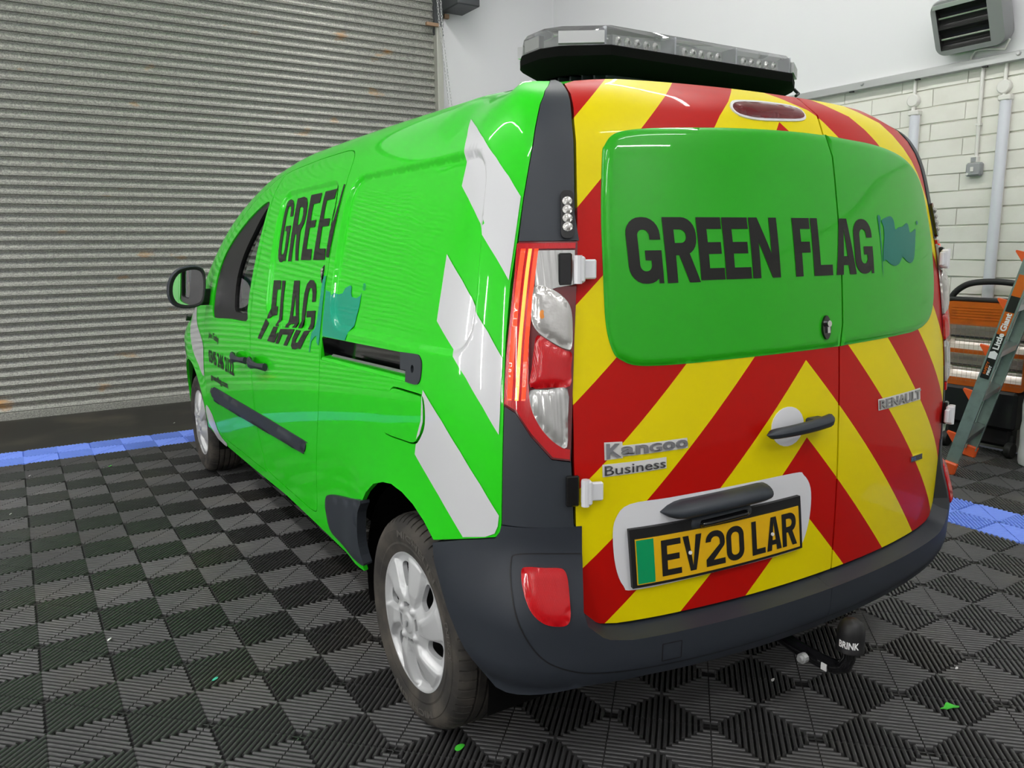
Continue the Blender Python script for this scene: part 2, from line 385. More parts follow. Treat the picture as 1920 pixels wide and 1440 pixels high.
def panel(name,polys,m,parent,kind='s',holes=(),step=.03,off=0.,height=None,rim=.012,extra=(),flip=False,F=None):
    f0,out=surfn(kind)
    if F is not None: f0=F
    V2,T=fill(polys,holes,step,extra)
    a,t=V2[:,0],V2[:,1]; n0=nrm(f0,a,t,out)
    if height is None: f=lambda a,t: f0(a,t)+nrm(f0,a,t,out)*off
    else: f=lambda a,t: f0(a,t)+nrm(f0,a,t,out)*(off+height(np.stack([a,t],-1)))[...,None]
    X=f(a,t); n=nrm(f,a,t,out); n=n*np.where((n*n0).sum(-1)<0,-1,1)[:,None]
    F_=[]
    for tri in T:
        i,j,k=tri
        if np.dot(np.cross(X[j]-X[i],X[k]-X[i]),n[i])<0: tri=(i,k,j)
        F_.append(tri)
    Vall=list(X); Nall=list(n)
    if rim:
        E_={}
        for tri in F_:
            for i in range(3):
                e=(tri[i],tri[(i+1)%3]); E_[e]=1
        for (i,j) in list(E_):
            if (j,i) in E_: continue
            b=len(Vall); e=X[j]-X[i]; sn=np.cross(e,n[i]); sn/=max(np.linalg.norm(sn),1e-9)
            Vall+=[X[i],X[j],X[j]-n0[j]*rim,X[i]-n0[i]*rim]; Nall+=[sn]*4; F_.append((b+1,b,b+3,b+2))
    if flip:
        Vall=[(-v[0],v[1],v[2]) for v in Vall]; Nall=[(-v[0],v[1],v[2]) for v in Nall]; F_=[f[::-1] for f in F_]
    return mesh(name,Vall,F_,m,parent,normals=Nall)
pinp=lambda P_,q:sum(((P_[i][1]>q[1])!=(P_[i-1][1]>q[1])) and q[0]<(P_[i-1][0]-P_[i][0])*(q[1]-P_[i][1])/(P_[i-1][1]-P_[i][1])+P_[i][0] for i in range(len(P_)))%2
def decal(name,polys,m,parent,kind='s',holes=(),step=.02,off=.0019,**k):
    ex=[q for q in STEX if any(pinp(p,q) for p in polys)] if kind=='s' else []
    return panel(name,polys,m,parent,kind,holes,step,off,rim=0,extra=ex,**k)
# ------------------------------------------------------------------ lettering
_arc=lambda cx,cy,rx,ry,a0,a1,n=5:[(cx+rx*math.cos(math.radians(a0+(a1-a0)*k/n)),cy+ry*math.sin(math.radians(a0+(a1-a0)*k/n))) for k in range(n+1)]
GL={'E':[[(1,1),(0,1),(0,0),(1,0)],[(0,.51),(.88,.51)]],'F':[[(1,1),(0,1),(0,0)],[(0,.5),(.88,.5)]],'L':[[(0,1),(0,0),(1,0)]],
 'G':[[(1,.70)]+_arc(.55,.78,.45,.22,0,90)+_arc(.45,.78,.45,.22,90,180)+_arc(.45,.22,.45,.22,180,270)+_arc(.55,.22,.45,.22,270,360)+[(1,.47),(.55,.47)]],
 'R':[[(0,0),(0,1)]+_arc(.6,.74,.4,.26,90,-90,8)+[(0,.48)],[(.55,.48),(.97,0)]],
 'A':[[(0,0),(.5,1),(1,0)],[(.2,.24),(.8,.24)]],'V':[[(0,1),(.5,0),(1,1)]],'N':[[(0,0),(0,1)],[(1,0),(1,1)],[(.02,.95),(.98,.05)]],
 '2':[[(0,.76)]+_arc(.5,.76,.5,.24,180,0,8)+[(1,.62),(0,.14),(0,0),(1,0)]],'0':[_arc(.5,.78,.5,.22,0,180,8)+_arc(.5,.22,.5,.22,180,360,8)+[(1,.78)]]}
def strokes(pl,th,W,H,closed=False):
    P_=[np.array([th/2+x*(W-th),th/2+y*(H-th)]) for x,y in pl]
    q=[P_[0]]
    for p in P_[1:]:
        if np.hypot(*(p-q[-1]))>1e-6: q.append(p)
    P_=q; closed=np.hypot(*(P_[0]-P_[-1]))<1e-6
    if closed: P_=P_[:-1]
    n=len(P_)
    if not closed:
        d=P_[1]-P_[0]; P_[0]=P_[0]-d/np.hypot(*d)*th/2; d=P_[-1]-P_[-2]; P_[-1]=P_[-1]+d/np.hypot(*d)*th/2
    Lf=[];Rt=[]
    for i in range(n):
        a=P_[i-1] if (i or closed) else None; b=P_[i]; c=P_[(i+1)%n] if (i<n-1 or closed) else None
        ds=[x/np.hypot(*x) for x in ([b-a] if a is not None else [])+([c-b] if c is not None else [])]
        ns=[np.array([-d[1],d[0]]) for d in ds]; m=sum(ns); m/=max(np.hypot(*m),1e-6); k=th/2/max(.5,m@ns[0]); Lf.append(b+m*k); Rt.append(b-m*k)
    out=[]
    for i in range(n if closed else n-1):
        j=(i+1)%n; out.append([Lf[i],Lf[j],Rt[j],Rt[i]])
    return [[(float(np.clip(p[0],0,W)),float(np.clip(p[1],0,H))) for p in q] for q in out]
def glyph(ch,th,W,H):
    r=.46*W; ri=max(r-th*.9,.12*W)
    def corner(k,o):     # quarter arcs of the outer (o) or inner rounded box, k: 0 TR 1 TL 2 BL 3 BR
        m,rr=(0,r) if o else (th,ri); cx=W-m-rr if k in(0,3) else m+rr; cy=H-m-rr if k in(0,1) else m+rr
        return [(cx+rr*math.cos(math.radians(90*k+90*i/6)),cy+rr*math.sin(math.radians(90*k+90*i/6))) for i in range(7)]
    if ch=='G':
        o=[(W,.66*H)]+corner(0,1)+corner(1,1)+corner(2,1)+corner(3,1)+[(W,.5*H)]; i=[(W-th,.66*H)]+corner(0,0)+corner(1,0)+corner(2,0)+corner(3,0)+[(W-th,.5*H)]
        return [o+i[::-1],[(.50*W,.5*H-th*.8),(W-th*.5,.5*H-th*.8),(W-th*.5,.5*H),(.50*W,.5*H)],[(W-th*.45,0),(W,0),(W,.3*H),(W-th*.45,.3*H)]]
    if ch=='0':
        o=sum([corner(k,1) for k in range(4)],[]); i=sum([corner(k,0) for k in range(4)],[]); o=o+[o[0]]; i=i+[i[0]]
        return [[o[k],o[k+1],i[k+1],i[k]] for k in range(len(o)-1)]
    if ch=='2':
        o=[(W,.60*H)]+corner(0,1)+corner(1,1)+[(0,.70*H)]; i=[(W-th,.60*H)]+corner(0,0)+corner(1,0)+[(th,.70*H)]
        return [o+i[::-1],[(W-th,.601*H),(W,.601*H),(W*.96,.53*H),(th*1.35,th*.9),(0,th*.9),(0,th*1.25)],[(0,0),(W,0),(W,th),(0,th)]]
    if ch=='R':
        y0=.42*H; rr=(H-y0)*.44; r2=max(rr-th*.8,.002)
        A_=lambda cx,cy,q,a0:[(cx+q*math.cos(math.radians(a0-90*i/6)),cy+q*math.sin(math.radians(a0-90*i/6))) for i in range(7)]
        o=[(0,H)]+A_(W-rr,H-rr,rr,90)+A_(W-rr,y0+rr,rr,0)+[(0,y0)]; i=[(0,H-th)]+A_(W-th-r2,H-th-r2,r2,90)+A_(W-th-r2,y0+th+r2,r2,0)+[(0,y0+th)]
        return [o+i[::-1],[(0,0),(th,0),(th,H),(0,H)],[(.38*W,y0+th*.3),(.38*W+th*1.1,y0+th*.3),(W*1.03,0),(W*1.03-th*1.1,0)]]
    if ch=='A':
        q=th*1.12; a=lambda y:W*.5*(1-y/H)
        return [[(0,0),(q*.98,0),(W*.5+q*.1,H),(W*.5-q*.55,H)],[(W,0),(W-q*.98,0),(W*.5-q*.1,H),(W*.5+q*.55,H)],[(W*.22,.17*H),(W*.78,.17*H),(W*.72,.17*H+th*.85),(W*.28,.17*H+th*.85)]]
    if ch=='V':
        q=th*1.1; return [[(0,H),(q,H),(W*.5+q*.1,0),(W*.5-q*.5,0)],[(W,H),(W-q,H),(W*.5-q*.1,0),(W*.5+q*.5,0)]]
    return [q for pl in GL[ch] for q in strokes(pl,th,W,H)]
def quadmap(Q,x,y):   # Q: TL,TR,BR,BL
    Q=np.array(Q,float); x=np.asarray(x,float)[...,None]; y=np.asarray(y,float)[...,None]
    return (Q[3]*(1-x)+Q[2]*x)*(1-y)+(Q[0]*(1-x)+Q[1]*x)*y
def fonttext(body,bold=0.,res=3):
    cu=bpy.data.curves.new('t','FONT'); cu.body=body; cu.resolution_u=res; cu.offset=bold; cu.fill_mode='FRONT'
    o=bpy.data.objects.new('t',cu); COL.objects.link(o); dg=bpy.context.evaluated_depsgraph_get(); me=o.evaluated_get(dg).to_mesh()
    V=np.array([v.co[:2] for v in me.vertices]); F=[tuple(p.vertices) for p in me.polygons]
    o.evaluated_get(dg).to_mesh_clear(); bpy.data.objects.remove(o); bpy.data.curves.remove(cu)
    mn,mx=V.min(0),V.max(0); return (V-mn)/(mx-mn),F
def textdecal(name,body,Q,m,parent,kind='r',off=.001,thick=0,bold=.0,fmap=None):
    V,F=fonttext(body,bold); q=quadmap(Q,V[:,0],V[:,1]) if Q is not None else None
    if fmap: X,n=fmap(V)
    else:
        f,out=surfn(kind); n=nrm(f,q[:,0],q[:,1],out); X=f(q[:,0],q[:,1])+n*off
    # face orientation
    F_=[]
    for fc in F:
        c=np.cross(X[fc[1]]-X[fc[0]],X[fc[2]]-X[fc[0]]); F_.append(fc if c@n[fc[0]]>0 else fc[::-1])
    Vv=list(X)
    if thick:
        b=len(Vv); Vv+=list(X-n*thick); E_={(f[i],f[(i+1)%len(f)]) for f in F_ for i in range(len(f))}
        F_=F_+[(j,i,i+b,j+b) for i,j in E_ if (j,i) not in E_]
    return mesh(name,Vv,F_,m,parent)
# ------------------------------------------------------------------ room shell
XW,YW,XL,YB,ZC=5.44,3.92,-3.3,-7.0,4.6
def slabbox(name,c,d,m,kind='structure',parent=None):
    o=MB().box(c,d).out(name,m,parent); 
    if not parent: o['kind']=kind
    return o
slabbox('floor',((XL+XW)/2,(YB+YW)/2,-.063),(XW-XL,YW-YB,.1),M['slab'])
floor=bpy.data.objects['floor']
slabbox('ceiling',((XL+XW)/2,(YB+YW)/2,ZC+.05),(XW-XL,YW-YB,.1),M['ceil'])
slabbox('wall_left',(XL-.05,(YB+YW)/2,ZC/2),(.1,YW-YB,ZC),M['wallgrey'])
slabbox('wall_front',((XL+XW)/2,YB-.05,ZC/2),(XW-XL,.1,ZC),M['wall'])
# far wall right of the shutter and above it
wb=MB().box(((3.97+XW)/2,YW+.06,ZC/2),(XW-3.97,.12,ZC)).box(((XL+3.97)/2,YW+.06,(3.98+ZC)/2),(3.97-XL,.12,ZC-3.98)).out('wall_back',M['wall']); wb['kind']='structure'
wr_=MB().box((XW+.06,(YB+YW)/2,ZC/2),(.12,YW-YB,ZC)).out('wall_right',M['mortar']); wr_['kind']='structure'
MB().box((XW+.0,(YB+YW)/2,(2.50+ZC)/2),(.05,YW-YB,ZC-2.50)).out('plaster_cladding',M['wall'],wr_)
# painted bricks of the right wall (courses of .1135 m)
BL,BH=.45,.1135
var=[]
for k in range(5):
    b=MB(); jit=lambda s:(random.random()-.5)*s
    V=[(0,-BL/2+.002,-BH/2+.002),(0,BL/2-.002,-BH/2+.002),(0,BL/2-.002,BH/2-.002),(0,-BL/2+.002,BH/2-.002)]
    Vf=[(-.010+jit(.005),y*.993+jit(.003),z*.945+jit(.005)) for _,y,z in V]
    mid=[(-.013+jit(.005),(Vf[0][1]+Vf[1][1])/2,Vf[0][2]+jit(.005)),(-.013+jit(.005),(Vf[2][1]+Vf[3][1])/2,Vf[2][2]+jit(.005))]
    Vb=[(.002,y,z) for _,y,z in V]
    F=[(0,4,5,3),(4,1,2,5),(0,6,7,1),(0,1,4),(1,7,8,2),(2,8,9,3),(5,2,3),(3,9,6,0)]
    F=[(0,4,5,3),(4,1,2,5),(6,7,1,4,0),(7,8,2,1),(8,9,3,5,2),(9,6,0,3)]
    me=bpy.data.meshes.new('brick'); me.from_pydata([Vf[0],Vf[1],Vf[2],Vf[3],mid[0],mid[1]]+Vb,[],[f[::-1] for f in F]); me.materials.append(M['brick']); me.update(); var.append(me)
for r in range(22):
    zc=2.477-(r+.5)*BH
    if zc<0.05: break
    for k in range(11):
        yc=-2.72+k*BL+(r%2)*BL/2
        o=mk('brick',var[(r*7+k*3)%5],wr_); o.location=(XW,yc,zc)
# ------------------------------------------------------------------ ribbed floor tiles
def tilemesh(m):
    b=MB(); s=.2; p=.0166; hw=.0056; H=.012; ch=.0022
    for qx in(-1,1):
        for qy in(-1,1):
            c=np.array([qx*.1,qy*.1]); d=np.array([qx,qy])/math.sqrt(2); e=np.array([-d[1],d[0]])   # ribs along d (corner to centre), stacked along e
            n=8
            for i in range(-n,n+1):
                o_=i*p; half=.1*math.sqrt(2)-abs(o_)-.0035
                if half<.006: continue
                for s0,s1 in((-half,-.0016),(.0016,half)):
                    pr=[(-hw,0),(-hw,H-.0045),(-hw*.62,H-.0012),(0,H),(hw*.62,H-.0012),(hw,H-.0045),(hw,0)]
                    V=[]
                    for ss in(s0,s1):
                        for w_,z_ in pr:
                            q=c+d*ss+e*(o_+w_); V.append((q[0],q[1],z_-H))
                    F=[(k,k+1,k+8,k+7) for k in range(6)]+[(0,1,2,3,4,5,6)[::-1],(7,8,9,10,11,12,13)]
                    b.add(V,[f[::-1] for f in F])
            q1=c+e*.1*math.sqrt(2); q2=c-e*.1*math.sqrt(2)   # low web under the diagonal joint
            nn=d*.002; V=[(*(q1+nn),-.007),(*(q1-nn),-.007),(*(q2-nn),-.007),(*(q2+nn),-.007)]; b.add(V,[(0,1,2,3)])
    me=bpy.data.meshes.new('floor_tile'); me.from_pydata(b.V,[],b.F); me.materials.append(m); me.shade_smooth(); me.set_sharp_from_angle(angle=math.radians(50)); me.update(); return me
MB().box((1.6,-.4,-.0125),(7.6,6.0,.0008)).out('tile_gap_shade',M['gapshade'],floor)  # added black sheet under the ribs, puts the shade of the gaps into colour
tm,tb=tilemesh(M['tile']),tilemesh(M['bluetile'])
for iy in range(-8,7):
    for ix in range(-5,14):
        x,y=ix*.4,iy*.4
        if ix<-2 and iy<-7: continue
        blue=(iy==6 and x<4.1) or ix==10
        o=mk('floor_tile',tb if blue else tm,floor); o.location=(x,y,0)
# ------------------------------------------------------------------ roller shutter (door) with single slats
sh=empty('door_1',((XL+3.93)/2,YW,0)); sh['kind']='structure'; sh['label']='grey galvanised roller shutter door with rust spots'
PIT=.0725; x0,x1=XL-sh.location.x,3.93-sh.location.x
prof=[(.016,0.0),(-.010,.0006),(-.013,.003),(-.011,.006),(-.003,.013),(.004,.024),(.006,.036),(.003,.048),(-.003,.057),(-.010,.063),(-.013,.0655),(-.010,.068),(.016,.0685),(.016,.0725)]
V=[];F=[]
xs=np.linspace(x0,x1,9)
for x in xs: V+=[(x,y,z) for y,z in prof]
n=len(prof)
for i in range(len(xs)-1): F+=[(i*n+k,(i+1)*n+k,(i+1)*n+k+1,i*n+k+1) for k in range(n-1)]
me=bpy.data.meshes.new('slat'); me.from_pydata(V,[],F); me.materials.append(M['slat']); me.shade_smooth(); me.set_sharp_from_angle(angle=math.radians(40)); me.update()
for k in range(53):
    o=mk('slat',me,sh); o.location=(0,-.03,.052+k*PIT)
MB().box(((x0+x1)/2,-.035,.012),(x1-x0,.035,.075),bev=.004).out('bottom_rail',M['slat'],sh)
MB().box((3.935-sh.location.x,-.06,1.745),(.066,.10,3.56),bev=.006).out('guide_rail',M['railgreen'],sh)
MB().box((3.95-sh.location.x,-.02,3.70),(.10,.10,.5)).out('dark_post',M['darksteel'],sh)
MB().box((4.115-sh.location.x,-.22,4.05),(.25,.36,.74),bev=.01).out('barrel_end_box',M['darksteel'],sh)
MB().box((4.06-sh.location.x,-.02,3.655),(.05,.04,.04)).out('rusty_bracket',M['rust'],sh)
MB().box((3.85-sh.location.x,-.12,3.53),(.14,.035,.030)).out('rusty_latch',M['rust'],sh)
MB().box((XL-sh.location.x+3.6,.06,2),(7.3,.02,4)).out('outside_board',M['under'],sh)
# hand chain: looped links
ch=MB()
def chain(a,b,n):
    a,b=Vector(a),Vector(b); d=(b-a)/n; dn=d.normalized()
    for i in range(n):
        c=a+d*(i+.5); s=Vector((1,0,0)) if i%2 else Vector((0,1,0)); s=(s-dn*s.dot(dn)).normalized()
        hl=d.length*.68; r=.008
        ch.tube([c+dn*hl*math.cos(t)+s*r*1.1*math.sin(t) for t in [2*math.pi*k/8 for k in range(8)]],.0023,4,closed=True)
chain((3.885,3.74,4.5),(3.925,3.74,3.53),32); chain((3.925,3.74,3.53),(4.07,3.72,2.2),44); chain((3.84,3.76,4.5),(3.905,3.76,3.55),32); chain((3.905,3.76,3.55),(4.05,3.74,2.2),44); chain((4.05,3.74,2.2),(4.07,3.72,2.2),1)
tag(ch.out('hand_chain',M['galv']),'thin steel hand chain hanging in a loop beside the shutter guide','chain')
# ------------------------------------------------------------------ right wall services
rail=empty('trim_1',(XW-.05,0,2.467)); rail['kind']='structure'; rail['label']='galvanised steel rail along the top of the brick wall'
MB().box((.01,(YB+YW)/2,0),(.055,YW-YB,.054),bev=.003).out('channel',M['galv'],rail)
for y in (.03,-1.02,1.4,2.6):
    MB().lathe([(.0,.012),(.010,.012),(.014,.006),(.016,0)],10,frame((-.018,y,.01),(0,1,0),(0,0,1))@Matrix.Rotation(math.pi,4,'X')).out('bolt',M['galv'],rail)
for y in (.12,-.38,-.82): MB().box((-.005,y,-.031),(.02,.03,.008)).out('cable_clip',M['dark'],rail)
def batten(name,y,z0,z1,label,lit=False,x=XW-.012,side=-1,group=None):
    e=empty(name,(x,y,z0),0,label,'wall light',group); L_=z1-z0
    MB().box((side*.012,0,L_/2),(.024,.060,L_),bev=.004).out('body',M['pvc'],e)
    T=Matrix.Translation((side*.022,0,.03))
    arc=[(side*.030*math.sin(math.pi*k/10),.034*math.cos(math.pi*k/10)) for k in range(11)]
    mb=MB(); mb.prism(arc if side<0 else arc[::-1],0,L_-.06,T); mb.out('diffuser',M['tube'] if lit else M['diff'],e,40)
    for zz in(.015,L_-.015): MB().box((side*.027,0,zz),(.054,.074,.034),bev=.006).out('end_cap',M['pvc'],e)
    return e
def jbox(y,z,ztop,label):
    e=empty('junction_box',(XW-.012,y,z),0,label,'junction box','round junction boxes on the brick wall')
    MB().lathe([(0,.034),(.036,.034),(.042,.028),(.042,0)],20,frame((0,0,0),(0,1,0),(0,0,1))@Matrix.Rotation(math.pi,4,'X')).out('box',M['pvc'],e,40)
    MB().tube([(-.014,0,.03),(-.014,0,ztop-z)],.0115,10).out('conduit',M['pvc'],e,50)
    MB().tube([(-.014,0,-.035),(-.014,0,-.075)],.0135,10).out('gland',M['pvc'],e,50)
batten('wall_batten',-.368,1.02,2.235,'unlit white wall batten half hidden behind the van roof edge',group='vertical battens on the brick wall')
batten('wall_batten',-.955,.70,2.245,'unlit white wall batten between the switch and the picture edge, above the orange lamp',group='vertical battens on the brick wall')
jbox(-.346,2.305,2.45,'round white junction box above the batten nearest the van roof')
jbox(-.935,2.300,2.45,'round white junction box below the grey wall heater')
e=empty('light_switch',(XW-.012,-.80,1.81),0,'grey square wall switch with white rocker under a white conduit','switch')
MB().box((-.022,0,0),(.044,.098,.085),bev=.010).out('box',M['pvcgrey'],e,40)
MB().box((-.046,.006,0),(.006,.020,.030),bev=.002).out('rocker',M['pvc'],e)
MB().lathe([(0,.006),(.008,.006),(.008,0)],10,frame((-.044,.033,-.028),(0,1,0),(0,0,1))@Matrix.Rotation(math.pi,4,'X')).out('indicator',M['pvc'],e)
MB().box((-.018,.006,.062),(.034,.048,.042),bev=.004).out('gland_block',M['pvc'],e)
MB().box((-.0365,.006,.062),(.004,.030,.028)).out('gland_plate',M['pvcgrey'],e)
MB().tube([(-.016,0,.08),(-.016,.006,.63)],.0115,10).out('conduit',M['pvc'],e,50)
MB().box((-.014,.002,.28),(.03,.032,.012)).out('conduit_clip',M['pvc'],e)
# lit battens of the other walls (out of frame) and ceiling tubes: the lamps of the room
for i,(x,y,s) in enumerate([(XL+.012,-4.4,1),(XL+.012,-2.4,1),(XL+.012,-.4,1),(XL+.012,1.6,1)]):
    batten('wall_batten',y,.75,2.25,'lit vertical batten on the grey left wall, '+('fourth','third','second','first')[i]+' from the shutter',True,x,s,'lit battens on the left wall')
lampspots=[(x,y,0) for x in(-1.6,3.3) for y in(-1.9,0,1.9)]+[(x,y,math.pi/2) for x in(-1.3,2.4) for y in(-6.0,-4.6)]
for li,(x,y,rz) in enumerate(lampspots):
    e=empty('ceiling_batten',(x,y,ZC-.12),rz,('lit ceiling tube along the van, '+('left','right')[li//3]+' row, '+('third','second','first')[li%3]+' from the shutter') if li<6 else ('lit crosswise ceiling tube behind the van, '+('left','right')[(li-6)//2]+' side, '+('farther','nearer')[(li-6)%2]+' of two'),'ceiling light','lit ceiling battens')
    MB().box((0,0,.035),(.09,1.84,.05),bev=.008).out('body',M['pvc'],e)
    arc=[(.032*math.cos(math.pi*q/8),-.03*math.sin(math.pi*q/8)) for q in range(9)]
    MB().prism(arc[::-1],-.9,.9,Matrix.Translation((0,0,.012))@Matrix.Rotation(math.pi/2,4,'X')).out('tube',M['tube'],e)
# ------------------------------------------------------------------ the van
van=empty('van',(1.775,-1.69,0),-YAW,'bright green panel van with white side stripes and red and yellow chevron rear doors','van')
g=M['green']
# outlines in (a,t): a runs along the side (forward +), t up the side
rear_edge=[(-.690,1.60),(-.666,1.551),(-.633,1.511),(-.602,1.447),(-.582,1.374),(-.569,1.298),(-.555,1.214),(-.541,1.109),(-.529,1.027),(-.522,.899),(-.519,.759),(-.514,.638),(-.508,.490),(-.505,.470),(-.492,.453),(-.386,.422),(-.262,.384)]
arch=[(-.250,.392),(-.216,.420),(-.159,.448),(-.093,.464),(-.022,.468),(.042,.457),(.113,.433),(.177,.391),(.215,.355),(.262,.31),(.290,.25),(.300,.20),(.292,.161),(.275,.103)]
AC,AR=3.055,.365
farch=[(AC+AR*1.0*math.cos(math.radians(k)),.075+.0+ (AR+.01)*math.sin(math.radians(k))) for k in range(176,3,-8)]
body=rear_edge+arch[1:]+[(.51,.100),(.72,.104),(1.15,.110),(1.77,.088),(2.27,.074),(2.52,.062),(2.64,.10)]+farch+[(3.46,.12),(3.62,.15),(3.75,.2),(3.78,.55),(3.74,.80),(3.60,.98),(3.40,1.05),(3.22,1.16),(3.06,1.34),(2.85,1.475),(2.55,1.53),(2.25,1.565),(2.0,1.60),(1.6,1.70),(1.0,1.76),(.3,1.76),(-.1,1.75),(-.35,1.72),(-.55,1.665)]
fdoor=smoothpoly([(1.43,1.44),(1.425,1.24),(1.44,1.08),(1.485,.95),(1.512,.78),(1.52,.6),(1.523,.45),(1.51,.3),(1.45,.155),(1.50,.135),(1.9,.125),(2.25,.112),(2.40,.120),(2.535,.175),(2.625,.267),(2.648,.4),(2.59,.59),(2.545,.78),(2.52,.92),(2.43,1.09),(2.30,1.20),(2.1,1.285),(1.85,1.355),(1.6,1.415),(1.47,1.45)],3)
sdoor=smoothpoly([(.70,1.463),(.620,1.448),(.560,1.40),(.532,1.30),(.534,1.2),(.546,1.067),(.554,.89),(.568,.77),(.575,.70),(.606,.56),(.655,.425),(.70,.30),(.735,.18),(.79,.148),(1.0,.145),(1.3,.145),(1.42,.15)],3,False)+[p for p in smoothpoly([(1.45,.16),(1.50,.3),(1.513,.45),(1.51,.6),(1.502,.78),(1.475,.95),(1.43,1.08),(1.415,1.24),(1.415,1.42),(1.36,1.448),(1.247,1.455),(.977,1.465)],3,False)]
slot=[(.556,.812),(.544,.818),(-.078,.836),(-.173,.840),(-.194,.836),(-.204,.822),(-.203,.787),(-.192,.771),(-.171,.765),(-.118,.763),(.565,.740)]
fuel=smoothpoly([(-.012,.722),(-.030,.736),(-.056,.741),(-.182,.744),(-.212,.741),(-.226,.720),(-.228,.675),(-.208,.640),(-.169,.610),(-.092,.603),(.003,.598),(.032,.606),(.030,.639),(.004,.689)],3)
trimp=smoothpoly([(.206,.356),(.33,.328),(.449,.303),(.54,.282),(.585,.262),(.606,.225),(.604,.19),(.590,.152),(.55,.135),(.45,.131),(.33,.130),(.255,.130),(.262,.161),(.270,.20),(.262,.25),(.240,.31)],3)
wout=smoothpoly([(1.462,1.318),(1.553,1.319),(1.785,1.278),(2.049,1.218),(2.215,1.143),(2.295,1.04),(2.315,.90),(2.310,.832),(2.235,.806),(1.9,.800),(1.578,.798),(1.560,.85),(1.54,.925),(1.495,1.082),(1.46,1.22),(1.45,1.29)],3)
wgl=smoothpoly([(1.478,1.296),(1.56,1.255),(1.635,1.20),(1.755,1.109),(1.83,1.003),(1.835,.88),(1.805,.836),(1.70,.832),(1.590,.832),(1.565,.90),(1.54,.96),(1.497,1.093),(1.466,1.214)],3)
hid=lambda P_,d:inset(P_,d)
for fl in(False,True):
    sd=panel('side_body_panel',[body],g,van,holes=[fdoor,sdoor,slot,fuel],step=.03,extra=STEX[:len(STEX)//2],rim=.014,flip=fl)
    dr=panel('front_door',[inset(fdoor,.004)],g,van,holes=[wout],step=.035,rim=.02,flip=fl)
    wf=panel('window_frame',[inset(wout,.001)],M['dark'],dr,holes=[wgl],off=-.006,step=.04,rim=.03,flip=fl)
    panel('window_glass',[inset(wgl,-.004)],M['glass'],dr,off=-.016,step=.06,rim=0,flip=fl)
    sl=panel('sliding_door',[inset(sdoor,.004)],g,van,step=.03,extra=STEX[len(STEX)//2:],rim=.02,flip=fl)
    panel('fuel_flap' if not fl else 'flap',[inset(fuel,.005)],g,van,off=.003,step=.03,rim=.012,flip=fl)
    panel('sill_trim',[trimp],M['trim'],van,off=.010,height=lambda q:.004*np.clip(polydist(trimp,q)/.015,0,1),step=.025,rim=.03,flip=fl)
    # rubbing strip across both doors
    st=smoothpoly([(2.485,.355),(2.40,.372),(2.30,.381),(1.412,.404),(.81,.417),(.79,.412),(.785,.400),(.805,.375),(.83,.364),(.87,.359),(1.443,.335),(2.312,.297),(2.40,.303),(2.455,.325)],3)
    panel('rubbing_strip',[st],M['trim'],van,off=.004,height=lambda q:.012*np.sqrt(np.clip(polydist(st,q)/.012,0,1)),step=.02,rim=.012,flip=fl)
    # sliding-door rail: recessed channel, bright rail and grey end cap
    S=lambda a,t,o:P(np.array([a]),np.array([t]))[0]+nrm(P,np.array([a]),np.array([t]),SO)[0]*o
    aa=np.linspace(.556,-.09,16); tb=lambda a:np.interp(a,[-.12,.565],[.763,.740]); tt_=lambda a:np.interp(a,[-.08,.56],[.836,.815])
    G=np.array([[S(a,tt_(a)+.001,-.001),S(a,tt_(a)-.002,-.06),S(a,tb(a)+.006,-.06),S(a,tb(a)+.006,-.012)] for a in aa])
    e1=MB().grid(G); e1.add([G[0][0],G[0][1],G[0][2],G[0][3]],[(0,1,2,3)]); e1.add(list(G[-1]),[(3,2,1,0)])
    if fl: e1.V=[(-x,y,z) for x,y,z in e1.V]
    ra=e1.out('rail_channel',M['gloss'],van)
    rl=np.linspace(.47,-.118,12)
    G=np.array([[S(a,tb(a)+.022,-.022),S(a,tb(a)+.026,-.010),S(a,tb(a)+.020,-.004),S(a,tb(a)+.014,-.010),S(a,tb(a)+.014,-.022)] for a in rl]); e1=MB().grid(G)
    if fl: e1.V=[(-x,y,z) for x,y,z in e1.V]
    e1.out('bright_rail',M['alu'],ra,50)
    G=np.array([[S(a,tb(a)+.016,-.03),S(a,tb(a)+.010,-.004),S(a,tb(a)+.001,.000),S(a,tb(a)-.004,-.004)] for a in np.linspace(.558,-.12,14)]); e1=MB().grid(G)
    if fl: e1.V=[(-x,y,z) for x,y,z in e1.V]
    e1.out('rail_lip',g,ra,50)
    cp=smoothpoly([(-.100,.8375),(-.173,.841),(-.192,.837),(-.205,.822),(-.203,.787),(-.192,.770),(-.171,.764),(-.130,.7635)],3,False)+[(-.117,.764),(-.118,.794),(-.084,.792),(-.078,.8365)]
    panel('rail_end_cap',[cp],M['trim'],van,off=.003,holes=[[( -.156+.009*math.cos(k*.785),.802+.011*math.sin(k*.785)) for k in range(8)]],step=.03,rim=.02,flip=fl)
    # door handles with their scooped cups
    for a0,a1,t0 in((1.790,1.555,.624),(1.468,1.225,.633)):
        ks=np.linspace(0,1,14); V=MB(); pts=[]
        G=[]
        for k_ in ks:
            a=a0+(a1-a0)*k_; hgt=.018+.006*math.cos((k_-.25)*6); lift=.006+.030*math.sin(math.pi*min(1,max(0,k_*.94+.03)))**.6
            ring=[S(a,t0+hgt*math.sin(q),lift+.011*math.cos(q)) for q in np.linspace(0,2*math.pi,9)]
            G.append(ring)
        G=np.array(G); e1=MB().grid(G); e1.F.append(tuple(range(8))); e1.F.append(tuple(len(e1.V)-9+i for i in range(8))[::-1])
        if fl: e1.V=[(-x,y,z) for x,y,z in e1.V]
        ho=e1.out('door_handle',M['trim'],van,60)
        cup=[( (a0+a1)/2-.02+.062*math.cos(q*.3927),t0+.048*math.sin(q*.3927)) for q in range(16)]
